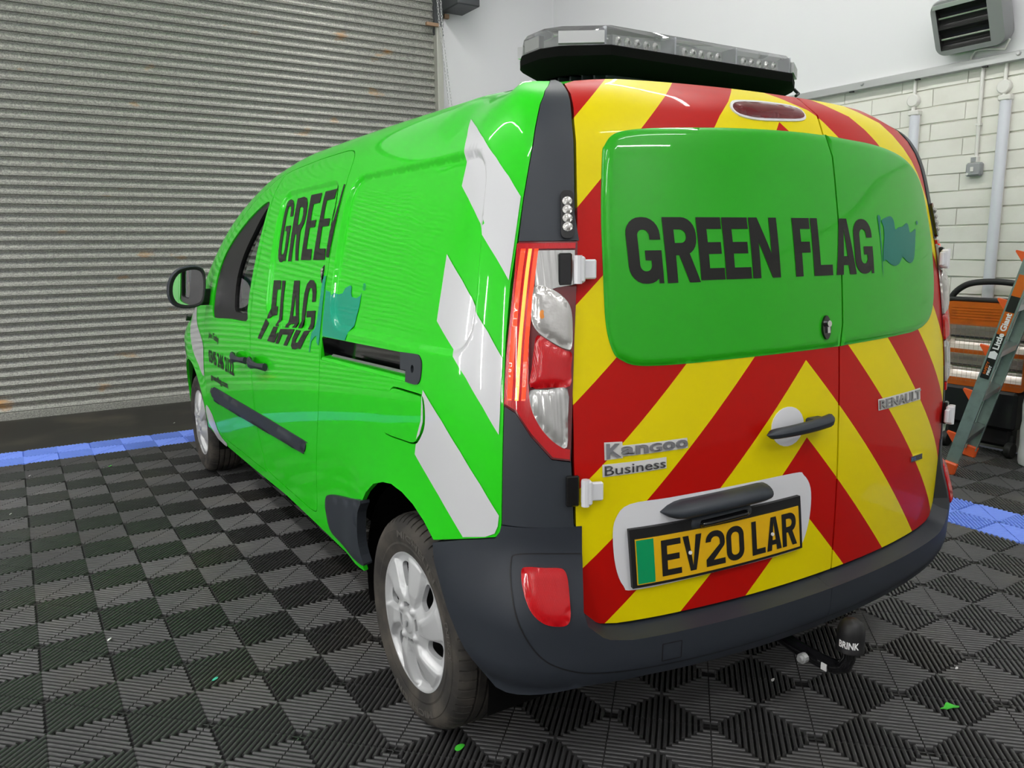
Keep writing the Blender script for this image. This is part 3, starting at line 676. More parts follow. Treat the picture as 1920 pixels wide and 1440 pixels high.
        panel('handle_cup',[cup],g,ho,off=.0012,height=lambda q:-.0004*polydist(cup,q)/.03,step=.015,rim=0,flip=fl)
# livery of the left side
def dec(name,polys,m,holes=(),**k): return decal(name,polys,m,van,'s',holes,**k)
dec('white_stripe',[[(-.203,1.44),(-.300,1.400),(-.374,1.363),(-.457,1.309),(-.511,1.262),(-.549,1.216),(-.543,1.171),(-.537,1.124),(-.531,1.077),(-.525,1.033),(-.508,1.056),(-.486,1.082),(-.461,1.107),(-.432,1.134),(-.402,1.163),(-.366,1.194),(-.325,1.225),(-.274,1.258),(-.273,1.298),(-.266,1.339),(-.248,1.384)]],M['white'])
dec('white_stripe',[[(-.255,1.093),(-.346,1.032),(-.416,.974),(-.473,.918),(-.516,.862),(-.514,.819),(-.512,.777),(-.510,.733),(-.507,.692),(-.462,.75),(-.406,.809),(-.334,.868),(-.243,.93),(-.247,.971),(-.251,1.012),(-.253,1.053)]],M['white'])
w3=[(-.217,.757),(-.311,.695),(-.387,.633),(-.451,.57),(-.503,.506),(-.499,.480),(-.490,.461),(-.462,.447),(-.438,.441),(-.412,.434),(-.385,.4265),(-.34,.465),(-.29,.505),(-.233,.544),(-.17,.584),(-.183,.629),(-.195,.672),(-.207,.715)]
dec('white_stripe',[w3],M['white'],holes=[inset(fuel,-.002)])
dec('white_fuel_flap_edge',[[(-.217,.745),(-.2235,.718),(-.2235,.678),(-.205,.643),(-.185,.626),(-.196,.648),(-.213,.68),(-.214,.70)]],M['white'],off=.0045)
dec('white_wing_stripe',[smoothpoly([(2.96,1.10),(2.86,.968),(2.765,.81),(2.60,.655),(2.595,.547),(2.652,.402),(2.77,.447),(2.90,.553),(2.98,.69),(3.04,.86),(3.06,1.08)],3)],M['white'],holes=[fdoor])
dec('white_bumper_stripe',[[(3.24,.66),(3.31,.58),(3.14,.445),(3.42,.43),(3.45,.66)]],M['white'])
dec('white_arch_edge',[smoothpoly([(2.665,.235),(2.585,.203),(2.548,.184),(2.476,.126),(2.38,.098),(2.265,.092),(2.294,.068),(2.427,.064),(2.526,.066),(2.60,.10),(2.655,.13),(2.69,.19)],2)],M['white'])
TX=dict(G=[(1.126,1.236),(1.092,1.237),(1.097,1.258),(1.112,1.282),(1.139,1.301),(1.17,1.309),(1.203,1.307),(1.215,1.296),(1.22,1.264),(1.215,1.206),(1.208,1.139),(1.203,1.103),(1.19,1.072),(1.171,1.059),(1.147,1.056),(1.127,1.059),(1.12,1.067),(1.11,1.061),(1.091,1.063),(1.085,1.117),(1.09,1.2),(1.157,1.198),(1.156,1.179),(1.129,1.179),(1.124,1.147),(1.118,1.107),(1.127,1.09),(1.146,1.085),(1.163,1.095),(1.168,1.128),(1.174,1.19),(1.179,1.247),(1.18,1.275),(1.164,1.281),(1.144,1.275),(1.133,1.26)],
R=[(1.085,1.306),(1.006,1.308),(.967,1.3),(.938,1.276),(.925,1.239),(.925,1.205),(.945,1.185),(.955,1.173),(.94,1.106),(.925,1.064),(.961,1.064),(.978,1.106),(.994,1.164),(1.016,1.162),(1.014,1.106),(1.01,1.061),(1.052,1.061),(1.055,1.126),(1.067,1.216),(1.079,1.277)],
E1=[(.922,1.309),(.8,1.309),(.798,1.272),(.865,1.270),(.856,1.209),(.792,1.210),(.793,1.184),(.852,1.183),(.846,1.106),(.783,1.106),(.779,1.067),(.893,1.066),(.895,1.157),(.909,1.253)],
E2=[(.767,1.311),(.649,1.313),(.650,1.278),(.726,1.276),(.716,1.210),(.646,1.210),(.648,1.184),(.712,1.183),(.707,1.107),(.638,1.107),(.631,1.069),(.752,1.067),(.753,1.154),(.757,1.231)],
N1=[(.610,1.319),(.649,1.311),(.627,1.303),(.604,1.259),(.602,1.216),(.604,1.179),(.59,1.181),(.578,1.223),(.585,1.267),(.602,1.299)],
N2=[(.553,1.316),(.541,1.316),(.541,1.215),(.549,1.137),(.555,1.075),(.6,1.075),(.606,1.112),(.604,1.164),(.592,1.172),(.568,1.201),(.553,1.252)],
F=[(1.215,.984),(1.115,.987),(1.112,.952),(1.155,.949),(1.158,.884),(1.129,.884),(1.137,.850),(1.197,.843),(1.204,.830),(1.233,.828),(1.221,.891)],
F2=[(1.248,.827),(1.198,.812),(1.325,.737),(1.373,.737)],L1=[(1.097,.986),(1.053,.987),(1.060,.939),(1.062,.811),(1.103,.808),(1.098,.887)],
L2=[(1.130,.805),(1.072,.807),(1.113,.773),(1.056,.791),(1.119,.742),(1.224,.740)],
A1=[(.943,.990),(.876,.992),(.847,.822),(.887,.819),(.887,.833),(.931,.828),(.935,.816),(.975,.813),(.952,.895)],
A2=[(1.036,.803),(.857,.816),(.951,.746),(.994,.744),(.936,.789),(1.012,.784),(1.064,.743),(1.101,.741)],
G2=[(.677,.926),(.714,.922),(.716,.953),(.730,.970),(.751,.969),(.763,.951),(.773,.905),(.782,.859),(.784,.825),(.819,.822),(.817,.875),(.808,.949),(.788,.982),(.757,.998),(.718,.997),(.691,.985),(.677,.959)],
G3=[(.765,.888),(.670,.896),(.677,.829),(.715,.826),(.711,.871),(.765,.865)],
G4=[(.834,.816),(.780,.818),(.838,.779),(.845,.769),(.814,.772),(.785,.790),(.743,.819),(.676,.826),(.719,.801),(.783,.752),(.806,.751),(.798,.758),(.838,.745),(.878,.742),(.896,.752),(.878,.782)])
HO=dict(R=[(1.024,1.266),(.998,1.268),(.976,1.261),(.962,1.236),(.965,1.212),(.98,1.2),(1.006,1.198),(1.014,1.234)],A1=[(.910,.945),(.889,.863),(.927,.859)])
lt=empty('side_lettering',parent=van); lt['label']='black GREEN FLAG lettering on the sliding door'
for k_,pl in TX.items(): decal('letter',[pl],M['black'],lt,'s',[HO[k_]] if k_ in HO else (),step=.02,off=.002)
fl1=[(.629,.994),(.602,.992),(.570,1.015),(.556,1.016),(.560,.974),(.562,.940),(.566,.875),(.574,.815),(.582,.787),(.590,.785),(.605,.794),(.605,.816),(.628,.809),(.660,.791),(.676,.752),(.683,.753),(.674,.783),(.659,.833),(.641,.891),(.631,.957)]
fl2=[(.544,.970),(.51,.966),(.459,.961),(.424,.966),(.406,.983),(.364,.994),(.351,.989),(.351,.970),(.340,.959),(.303,.957),(.273,.966),(.265,.978),(.272,.935),(.300,.875),(.335,.826),(.37,.824),(.448,.823),(.545,.8195),(.548,.86),(.545,.90),(.543,.945)]
decal('flag_emblem',[fl1],M['teal'],lt,step=.02); decal('flag_emblem',[fl2],M['teal'],lt,step=.02)
decal('registered_mark',[[(.249+.012*math.cos(q*.5236),.994+.011*math.sin(q*.5236)) for q in range(12)]],M['teal'],lt,holes=[[(.249+.009*math.cos(q*.5236),.994+.008*math.sin(q*.5236)) for q in range(12)]])
textdecal('registered_letter','R',[(.254,1.0),(.244,1.0),(.244,.988),(.254,.988)],M['teal'],lt,'s')
textdecal('small_text','Join Today',[(2.405,.728),(2.15,.700),(2.165,.650),(2.425,.676)],M['ink'],lt,'s',.0022,bold=.03)
textdecal('phone_text','0345 246 2122',[(2.44,.609),(1.848,.594),(1.857,.512),(2.45,.518)],M['ink'],lt,'s',.0022,bold=.03)
textdecal('web_text','greenflag.com',[(2.445,.446),(2.025,.459),(2.03,.412),(2.455,.404)],M['ink'],lt,'s',.0022,bold=.03)
lk=smoothpoly([(.637,1.03),(.625,1.046),(.600,1.052),(.588,1.035),(.586,1.012),(.598,.993),(.622,.992),(.635,1.01)],3)
o=panel('security_lock',[lk],M['gloss'],van,off=.006,step=.02,rim=.007); 
panel('lock_cylinder',[[(.612+.012*math.cos(q*.5236),1.030+.010*math.sin(q*.5236)) for q in range(12)]],M['chrome'],o,off=.013,step=.02,rim=.008)
panel('lock_keyway',[[(.617,1.020),(.607,1.020),(.607,1.003),(.617,1.003)]],M['chrome'],o,off=.011,step=.02,rim=.006)
# roof, windscreen, bonnet, nose (mostly out of sight)
def strip(t0,t1,a0,a1,na,nt):
    G=[]
    for a in np.linspace(a0,a1,na):
        tt=np.linspace(t0(a),t1,nt); G.append(P(np.full(nt,a),tt))
    return np.array(G)
TM=PT[-1]
tb_=spl([-.1,.3,1.0,1.6,2.0,2.25,2.55,2.85,3.06],[1.72,1.73,1.73,1.68,1.59,1.555,1.52,1.465,1.33])
b=MB().grid(strip(lambda a:float(tb_(a)),TM,-.12,2.02,40,16)).mirror()
us=np.linspace(-.60,.60,41); G=[]
z0=1.735
r0=Prear(us,np.full(41,z0)); v1=-.12; tt=np.linspace(1.3,TM,300); row=P(np.full(300,v1),tt)
z1=np.interp(np.abs(us),-row[::-1,0][::1],row[::-1,2]) if False else np.interp(np.abs(us),np.abs(row[::-1,0]),row[::-1,2])
for s in np.linspace(0,1,14):
    v=r0[:,1]+(v1-r0[:,1])*s; z=r0[:,2]+(z1-r0[:,2])*np.sin(s*math.pi/2); G.append(np.stack([us,v,z],-1))
b.grid(np.array(G)); b.out('roof',g,van,50)
MB().grid(strip(lambda a:float(tb_(a))+.005,TM,2.02,3.06,24,14)).mirror().out('windscreen',M['glass'],van,60)
G=strip(lambda a:float(np.interp(a,[3.06,3.22,3.40,3.60,3.74],[1.33,1.155,1.045,.975,.80])),TM,3.04,3.74,16,14); MB().grid(G).mirror().out('bonnet',g,van,60)
MB().grid(strip(lambda a:.12,TM,3.74,3.99,8,30)).mirror().out('nose',g,van,60)
# cab interior seen through the glass
MB().box((0,2.62,.98),(1.5,.42,.16),bev=.05).out('dashboard',M['dark'],van)
MB().tube([(-.36+.17*math.cos(q*.314),2.30+.06*math.sin(q*.314),1.05+.165*math.sin(q*.314)) for q in range(20)],.014,8,closed=True).out('steering_wheel',M['dark'],van,60)
for x in(-.38,.38):
    s_=MB().box((x,1.72,.62),(.48,.5,.16),bev=.05).box((x,1.52,.95),(.46,.12,.56),bev=.05).box((x,1.50,1.33),(.24,.09,.18),bev=.04).out('seat',M['dark'],van,50)
MB().box((0,1.38,.95),(1.60,.02,1.15)).out('bulkhead',M['under'],van)
MB().box((0,1.53,.42),(1.50,4.2,.04)).out('floor_pan',M['under'],van)
MB().box((0,1.6,.36),(1.30,3.4,.06)).out('underbody',M['under'],van)
for s in(-1,1):
    for c_ in(-.03,3.05):
        arcp=[(.395*math.cos(math.radians(q)),.395*math.sin(math.radians(q))) for q in range(-14,195,9)]
        G=np.array([[(s*.845,c_+x,.30+z),(s*.58,c_+x,.30+z)] for x,z in arcp]); w_=MB().grid(G,flip=(s>0)); n=len(arcp)
        w_.add([(s*.58,c_+x,.30+z) for x,z in arcp],[tuple(range(n))]); w_.out('wheel_liner',M['under'],van)
# ------------------------------------------------------------------ wheels
def tyre_mesh():
    R,Wd=.305,.195; h=Wd/2
    prof=[(.195,-h+.018),(.199,-h+.008),(.206,-h+.006),(.222,-h+.001),(.228,-h+.0025),(.246,-h-.003),(.262,-h-.003),(.264,-h-.001),(.270,-h+.000),(.283,-h+.006),(.292,-h+.014),(.298,-h+.025),(.3015,-h+.034)]
    gro=[-.046,-.016,.016,.046]
    tr=[(.3025,-h+.040)]
    for gx in gro: tr+=[(.3045,gx-.0045),(.2975,gx-.003),(.2975,gx+.003),(.3045,gx+.0045)]
    prof=prof+tr+[(r,-x) for r,x in prof[::-1]]
    m=len(prof); nb=64; angs=[]
    for k in range(nb):
        a=2*math.pi*k/nb; d=2*math.pi/nb; angs+=[(a,0),(a+d*.78,0),(a+d*.80,1),(a+d*.98,1)]
    V=[];F=[]
    for a,gv in angs:
        for i,(r,x) in enumerate(prof):
            sk=.035*(x/h)*(1 if x>0 else -1); rr=r
            if gv and 9<=i<m-9 and abs(x)>.05: rr=r-.0045 if r>.289 else r
            V.append((x,rr*math.cos(a+sk),rr*math.sin(a+sk)))
    n=len(angs)
    for k in range(n):
        for i in range(m-1): F.append((k*m+i,((k+1)%n)*m+i,((k+1)%n)*m+i+1,k*m+i+1))
    me=bpy.data.meshes.new('tyre'); me.from_pydata(V,[],F); me.materials.append(M['tyre']); me.shade_smooth(); me.set_sharp_from_angle(angle=math.radians(28)); me.update(); return me
def cap_mesh():
    R=.198; ns=6
    sw=lambda r:-1.7*(r-.06)-2.0*(r-.06)**2       # blades sweep as they run outwards
    ang=lambda s,k,r:(s+k)*2*math.pi/ns+sw(r)
    circ=[(R*math.cos(2*math.pi*k/90),R*math.sin(2*math.pi*k/90)) for k in range(90)]
    holes=[]
    for k in range(ns):
        p=[(r*math.cos(ang(s,k,r)),r*math.sin(ang(s,k,r))) for s,r in((.60,.105),(.74,.100),(.87,.106),(.91,.13),(.89,.160),(.79,.169),(.66,.169),(.585,.158),(.57,.13))]
        holes.append(smoothpoly(p,3))
    for k in range(ns//2+1):
        a0=2*math.pi*k/4+.4; p=[(r*math.cos(a0+da),r*math.sin(a0+da)) for r,da in((.046,.0),(.046,.35),(.046,.7),(.060,.7),(.060,.35),(.060,0))]
        holes.append(p)
    V2,T=fill([circ],holes,.0042)
    r=np.hypot(V2[:,0],V2[:,1]); th=np.arctan2(V2[:,1],V2[:,0])
    ph=(th-sw(r))*ns/(2*math.pi); s=ph-np.floor(ph)
    st=lambda x:np.clip(x,0,1)**2*(3-2*np.clip(x,0,1))
    blade=st(s/.10)*(1-st((s-.50)/.07))*(.75+.25*np.clip(1-np.abs(s-.18)/.3,0,1))
    env=.75*np.clip((r-.066)/.035,0,1)*np.clip((.194-r)/.010,0,1)
    z=.016-.022*(r/R)**2+.013*blade*env-.010*np.clip((r-.066)/.03,0,1)*(1-blade)*np.clip((.190-r)/.015,0,1)+.004*np.clip((.030-r)/.004,0,1)
    for k in range(4):
        a=2*math.pi*k/4+.4-.43; z=z+.008*np.clip(1.6-np.hypot(V2[:,0]-.053*math.cos(a),V2[:,1]-.053*math.sin(a))/.009,0,1)
    rz=np.clip((r-.188)/.005,0,1); z=z*(1-rz)+rz*.002
    X=np.stack([-z,V2[:,0],V2[:,1]],-1)
    F=[]
    for t_ in T:
        i,j,k=t_; F.append(t_ if np.cross(X[j]-X[i],X[k]-X[i])[0]<0 else (i,k,j))
    V=[tuple(v) for v in X]
    E_={(f[i],f[(i+1)%3]) for f in F for i in range(3)}
    for i,j in E_:
        if (j,i) not in E_: b=len(V); V+=[tuple(X[i]),tuple(X[j]),(X[j][0]+.014,X[j][1],X[j][2]),(X[i][0]+.014,X[i][1],X[i][2])]; F.append((b+1,b,b+3,b+2))
    me=bpy.data.meshes.new('hub_cap'); me.from_pydata(V,[],F); me.materials.append(M['cap']); me.shade_smooth(); me.set_sharp_from_angle(angle=math.radians(75)); me.update(); return me
TYM,CAPM=tyre_mesh(),cap_mesh()
rimb=MB().lathe([(.02,-.045),(.10,-.040),(.125,-.050),(.17,-.06),(.188,-.075),(.200,-.082),(.201,.06),(.15,.03),(.02,.03)],48,Matrix.Rotation(math.pi/2,4,'Y'))
RM=bpy.data.meshes.new('steel_rim'); RM.from_pydata(rimb.V,[],rimb.F); RM.materials.append(M['steel']); RM.shade_smooth(); RM.set_sharp_from_angle(angle=math.radians(35)); RM.update()
def sidewall(body,a0,a1,r0,r1):
    def fm(V):
        a=a0+(a1-a0)*V[:,0]; r=r0+(r1-r0)*V[:,1]; X=np.stack([np.full(len(a),-.1018),r*np.sin(a),r*np.cos(a)],-1); return X,np.tile([-1.,0,0],(len(a),1))
    return fm
for s in(-1,1):
    for c_,rot in((-.03,.62),(3.05,.2)):
        wh=empty('wheel',(s*.775,c_,.303),0,parent=van); wh.rotation_euler=(rot if s<0 else -rot,0,0 if s<0 else math.pi)
        o=mk('tyre',TYM,wh); o=mk('hub_cap',CAPM,wh); o.location=(-.088,0,0); mk('steel_rim',RM,wh)
        if s<0 and c_<1:
            for tx,a0,a1 in(('MICHELIN',.87,-.13),('MICHELIN',-1.95,-2.95),('ENERGY',-.55,-.95)):
                textdecal('sidewall_lettering',tx,None,M['tread'],wh,thick=.0012,bold=.02,fmap=sidewall(tx,a0,a1,.243,.262))
        if c_<1 and s<0:
            MB().prism([(0,.017),(.009,0),(0,-.017),(-.009,0)],.0,.004,frame((-.112,0,0),(0,1,0),(0,0,1))@Matrix.Rotation(math.pi,4,'Y')).out('cap_emblem',M['cap'],wh)
# ------------------------------------------------------------------ rear doors (u,z)
edge=[(.705,.530),(.715,.62),(.719,.717),(.722,.888),(.717,1.076),(.703,1.19),(.689,1.305),(.673,1.419),(.659,1.534),(.646,1.617),(.622,1.697),(.600,1.738)]
Ledge=[(-u,z) for u,z in edge]
split=[(.056,.487),(.050,.737),(.047,.88),(.052,1.032),(.060,1.23),(.067,1.423),(.077,1.613),(.094,1.68),(.112,1.745)]
ldoor=[(-.62,.486),(-.66,.490),(-.690,.504)]+Ledge+[(-.57,1.747),(-.3,1.747)]+split[::-1]
rdoor=[(.62,.486),(.66,.490),(.690,.504)]+edge+[(.57,1.747),(.3,1.747)]+split[::-1]
LD=panel('rear_door',[inset(ldoor,.003)],M['chev'],van,'r',step=.035,rim=.02); LD['label']='wide left rear door with number plate'
RD=panel('rear_door',[inset(rdoor,.003)],M['chev'],van,'r',step=.035,rim=.02); RD['label']='narrow right rear door'
Wl=[(-.601,1.538),(-.589,1.569),(-.561,1.594),(-.502,1.606),(-.4,1.613),(-.237,1.62),(-.063,1.623)]
Wr=[(.185,1.618),(.300,1.614),(.39,1.605),(.47,1.588),(.533,1.560),(.575,1.52),(.595,1.46),(.602,1.352),(.594,1.228),(.570,1.155),(.52,1.115),(.44,1.10),(.346,1.096)]
Wl2=[(-.124,1.087),(-.31,1.085),(-.468,1.083),(-.566,1.086),(-.605,1.10),(-.623,1.12),(-.634,1.176),(-.632,1.268),(-.622,1.40)]
full=smoothpoly(Wl+[(.073,1.622)]+Wr+[(.052,1.089)]+Wl2,8)
def cutx(P_,sgn):   # keep the part of the outline left/right of the door split
    sx=lambda z:np.interp(z,[s[1] for s in split],[s[0] for s in split])
    k=[p for p in P_ if sgn*(p[0]-sx(p[1]))>.004]
    zt=1.6225; zb=1.0885; ln=[(sx(z)+sgn*.003,z) for z in np.linspace(zb,zt,10)]
    # order: rotate so the gap (cut) lies at the end
    n=len(k); gaps=[math.hypot(k[i][0]-k[(i+1)%n][0],k[i][1]-k[(i+1)%n][1]) for i in range(n)]; i=int(np.argmax(gaps)); k=k[i+1:]+k[:i+1]
    return k+(ln if k[-1][1]<1.3 else ln[::-1])
hw=lambda q:.010*np.sqrt(np.clip(1-(1-np.clip(polydist(full,q)/.022,0,1))**2,0,1))
rings=[q for d in(.0015,.004,.007,.011,.015,.019,.023) for q in dens(inset(full,d),.016)]
pin=lambda P_,q:sum(((P_[i][1]>q[1])!=(P_[i-1][1]>q[1])) and q[0]<(P_[i-1][0]-P_[i][0])*(q[1]-P_[i][1])/(P_[i-1][1]-P_[i][1])+P_[i][0] for i in range(len(P_)))%2
for door,sg in((LD,-1),(RD,1)):
    pl=cutx(full,sg); panel('window_panel',[pl],M['greenr'],door,'r',off=.001,height=hw,step=.03,rim=.004,extra=[q for q in rings if pin(inset(pl,.004),q)])
# lettering GREEN FLAG on the window panel
rt=empty('rear_lettering',parent=van); rt['label']='black GREEN FLAG lettering across the rear window panels'
ztop,zbot=1.408,1.268
def rletter(ch,u0,u1,skew=.0):
    W_,H_=u1-u0,ztop-zbot
    qs=glyph(ch,.0262,W_,H_) if ch!='N' else None
    mp=lambda p:(u0+p[0],zbot+p[1]+( -.004 if u0<-.45 else 0)*(1-p[1]/H_))
    if ch=='N':
        th=.0250; qs=[[(0,0),(th,0),(th,H_),(0,H_)],[(W_-th,0),(W_,0),(W_,H_),(W_-th,H_)],[(0,H_),(th*1.05,H_),(W_,0),(W_-th*1.05,0)]]
    polys=[[mp(p) for p in q] for q in qs]
    return panel('letter',polys,M['black'],rt,'r',off=.0122,step=.02,rim=0)
for ch_,u0,u1 in zip('GREENFLAG',(-.577,-.488,-.401,-.331,-.252,-.112,-.046,.040,.122),(-.497,-.405,-.334,-.256,-.164,-.050,.026,.124,.205)): rletter(ch_,u0,u1)
fg=smoothpoly([(.262,1.404),(.285,1.413),(.315,1.417),(.330,1.405),(.333,1.382),(.352,1.388),(.378,1.390),(.402,1.400),(.415,1.395),(.420,1.375),(.440,1.378),(.462,1.384),(.452,1.355),(.444,1.33),(.432,1.303),(.412,1.291),(.385,1.296),(.362,1.308),(.342,1.292),(.318,1.285),(.290,1.290),(.268,1.302),(.254,1.298),(.258,1.33),(.268,1.36),(.270,1.39)],3)
panel('flag_emblem',[fg],mat('dark_teal_vinyl',(.003,.16,.125),.4,coat=.2,spec=.2),rt,'r',off=.0122,step=.025,rim=0)
panel('flag_pole',[smoothpoly([(.243,1.413),(.250,1.420),(.259,1.414),(.257,1.400),(.252,1.39),(.249,1.27),(.247,1.27),(.246,1.39)],2)],bpy.data.materials['dark_teal_vinyl'],rt,'r',off=.0122,step=.03,rim=0)
panel('registered_mark',[[(.477+.007*math.cos(q*.785),1.402+.006*math.sin(q*.785)) for q in range(8)]],bpy.data.materials['dark_teal_vinyl'],rt,'r',off=.0122,step=.03,rim=0)
# lock, third brake light, handle, badges
o=panel('security_lock',[smoothpoly([(-.027,1.152),(-.013,1.170),(.001,1.152),(-.001,1.124),(-.014,1.110),(-.027,1.126)],4)],M['gloss'],van,'r',off=.017,step=.03,rim=.008)
panel('lock_cylinder',[[(-.012+.008*math.cos(q*.5236),1.149+.008*math.sin(q*.5236)) for q in range(12)]],M['chrome'],o,'r',off=.024,step=.03,rim=.008)
panel('lock_keyway',[[(-.017,1.143),(-.007,1.143),(-.007,1.126),(-.017,1.126)]],M['chrome'],o,'r',off=.021,step=.03,rim=.006)
th=smoothpoly([(-.222,1.672),(-.205,1.692),(-.15,1.699),(-.07,1.701),(.008,1.698),(.034,1.688),(.036,1.668),(.01,1.655),(-.07,1.648),(-.15,1.645),(-.205,1.652)],3)
o=panel('third_brake_light',[th],M['vanwhite'],van,'r',off=.003,step=.03,rim=.006)
thi=inset(th,.006); panel('brake_lens',[thi],M['reddark'],o,'r',off=.004,height=lambda q:.008*np.sqrt(np.clip(polydist(thi,q)/.016,0,1)),step=.012,rim=.006)
o=panel('handle_recess',[[(-.146+.056*math.cos(q*.2618),.906+.049*math.sin(q*.2618)) for q in range(24)]],M['vanwhite'],van,'r',off=.002,height=None,step=.03,rim=.003)
G=[]
for k_ in np.linspace(0,1,16):
    u=-.247+.231*k_; z=.9005+.012*k_; h=.0125+.005*k_; e=min(1,k_/.08,(1-k_)/.06+.15)**.5
    lift=.030+.012*math.sin(k_*3.1); cpt=Prear(np.array([u]),np.array([z]))[0]; nn=nrm(Prear,np.array([u]),np.array([z]),RO)[0]
    G.append([cpt+nn*(lift+.014*e*math.cos(q))+np.array([0,0,1])*h*e*math.sin(q) for q in np.linspace(0,2*math.pi,11)])
hb=MB().grid(np.array(G),flip=True); hb.F.append(tuple(range(10))); hb.F.append(tuple(len(hb.V)-11+i for i in range(10))[::-1]); hb.out('rear_handle',M['trim'],o,60)
c0=Prear(np.array([-.06]),np.array([.910]))[0]; MB().box((c0[0],c0[1]-.018,c0[2]),(.05,.04,.022),bev=.005).out('handle_pivot',M['trim'],o)
def badge(name,body,Q,bold,label,pad=.004,lo=0,hi=1):
    Qa=np.array(Q); cx=Qa.mean(0); bk=[tuple(p+np.sign(p-cx)*np.array([pad,pad*.8])) for p in Qa]
    o=panel(name,[bk],M['badge'],van,'r',off=.0012,step=.03,rim=0); o['label']=label
    textdecal('chrome_letters',body,Q,M['chromed'],o,'r',.005,thick=.0045,bold=bold); return o
o=badge('model_badge','K',[(-.650,.918),(-.617,.917),(-.617,.886),(-.650,.884)],.03,'chrome model name badge',.004)
panel('badge_backing',[[(-.622,.911),(-.452,.914),(-.450,.890),(-.622,.886)]],M['badge'],o,'r',off=.0012,step=.03,rim=0)
for i_,ch_ in enumerate('anGoo'): textdecal('chrome_letters',ch_,[(-.617+i_*.0335,.909+i_*.0006),(-.5865+i_*.0335,.909+i_*.0006),(-.5865+i_*.0335,.889+i_*.0006),(-.617+i_*.0335,.889+i_*.0006)],M['chromed'],o,'r',.005,thick=.0045,bold=.03)
badge('trim_badge','Business',[(-.655,.868),(-.511,.872),(-.511,.852),(-.655,.846)],.0,'chrome trim name badge')
badge('maker_badge','RENAULT',[(.230,.928),(.470,.930),(.472,.902),(.232,.903)],.02,'chrome maker name badge')
bp=[(.425,.737),(.505,.733),(.508,.716),(.428,.720)]
o=panel('emissions_badge',[bp],M['chrome'],van,'r',off=.004,step=.03,rim=.004)
textdecal('badge_print','Z.E.',[(.430,.732),(.462,.731),(.463,.722),(.432,.723)],mat('blue_print',(.02,.12,.45),.3),o,'r',.0045)
# number plate in its unwrapped white recess
rc_=smoothpoly([(-.636,.70),(-.630,.745),(-.598,.775),(-.50,.779),(-.375,.782),(-.126,.785),(-.085,.774),(-.057,.736),(-.052,.676),(-.062,.62),(-.082,.583),(-.12,.576),(-.364,.573),(-.575,.566),(-.608,.580),(-.628,.63)],4)
panel('plate_recess',[rc_],M['vanwhite'],van,'r',off=.0015,height=lambda q:-.010*np.clip(polydist(rc_,q)/.03,0,1)**2+.0005,step=.018,rim=0) if False else panel('plate_recess',[rc_],M['vanwhite'],van,'r',off=.0015,step=.03,rim=0)
PQ=[(-.590,.694),(-.115,.702),(-.098,.592),(-.580,.583)]
qm=lambda P_:[tuple(x) for x in quadmap(PQ,np.array([p[0] for p in P_]),np.array([p[1] for p in P_]))]
pf=panel('number_plate',[qm([(-.022,-.07),(1.022,-.07),(1.024,1.22),(-.024,1.22)])],M['dark'],van,'r',off=.012,step=.03,rim=.012); pf['label']='yellow number plate with green band in a black surround'
panel('plate_sheet',[qm([(0,0),(1,0),(1,1),(0,1)])],M['yellowp'],pf,'r',off=.0140,step=.03,rim=.002)
panel('green_band',[qm([(.004,.02),(.092,.02),(.092,.98),(.004,.98)])],M['plategreen'],pf,'r',off=.0146,step=.03,rim=0)
for ch_,x0,x1 in zip('EV20LAR',(.130,.248,.378,.502,.664,.762,.872),(.236,.356,.492,.612,.752,.864,.974)):
    H_=.80; asp=.48/.11
    th_=.024; W_=x1-x0
    gl=glyph(ch_,.0145,W_*.478,H_*.108)
    panel('plate_character',[qm([(x0+px_/.478,.10+py/.108) for px_,py in q]) for q in gl],M['ink'],pf,'r',off=.0148,step=.04,rim=0)
textdecal('maker_print','PLATE MAKER LONDON',quadmap(PQ,np.array([.50,.66,.66,.50]),np.array([.055,.055,.03,.03])),M['ink'],pf,'r',.0149) if False else None
for x,y in((.285,.52),(.800,.50)):
    q=quadmap(PQ,np.array([x]),np.array([y]))[0]; panel('plate_screw',[[(q[0]+.0045*math.cos(k_*.785),q[1]+.0045*math.sin(k_*.785)) for k_ in range(8)]],M['whiteink'],pf,'r',off=.018,step=.03,rim=.003)
# grab bar over the plate and the plate lamp housing
def bar(name,u0,u1,z0,z1,h,lift,m,par,taper=.25):
    G=[]
    for k_ in np.linspace(0,1,18):
        u=u0+(u1-u0)*k_; z=z0+(z1-z0)*k_; e=min(1,(k_/taper)**.6 if k_<taper else 1,((1-k_)/.07)**.5 if k_>.93 else 1); e=max(e,.02)
        cpt=Prear(np.array([u]),np.array([z]))[0]; nn=nrm(Prear,np.array([u]),np.array([z]),RO)[0]
        G.append([cpt+nn*max(.0,lift*e*(.15+.85*math.cos(q)))+np.array([0,0,1])*h*e*math.sin(q) for q in np.linspace(-math.pi/2-.3,math.pi/2+.3,13)])
    b=MB().grid(np.array(G),flip=True); b.out(name,m,par,60)
bar('grab_bar',-.524,-.213,.748,.760,.022,.045,M['trim'],van,.14)
bar('plate_lamp',-.430,-.278,.708,.716,.010,.026,M['gloss'],van,.05)
bar('plate_lamp_pad',-.455,-.262,.709,.718,.016,.016,M['trim'],van,.04)
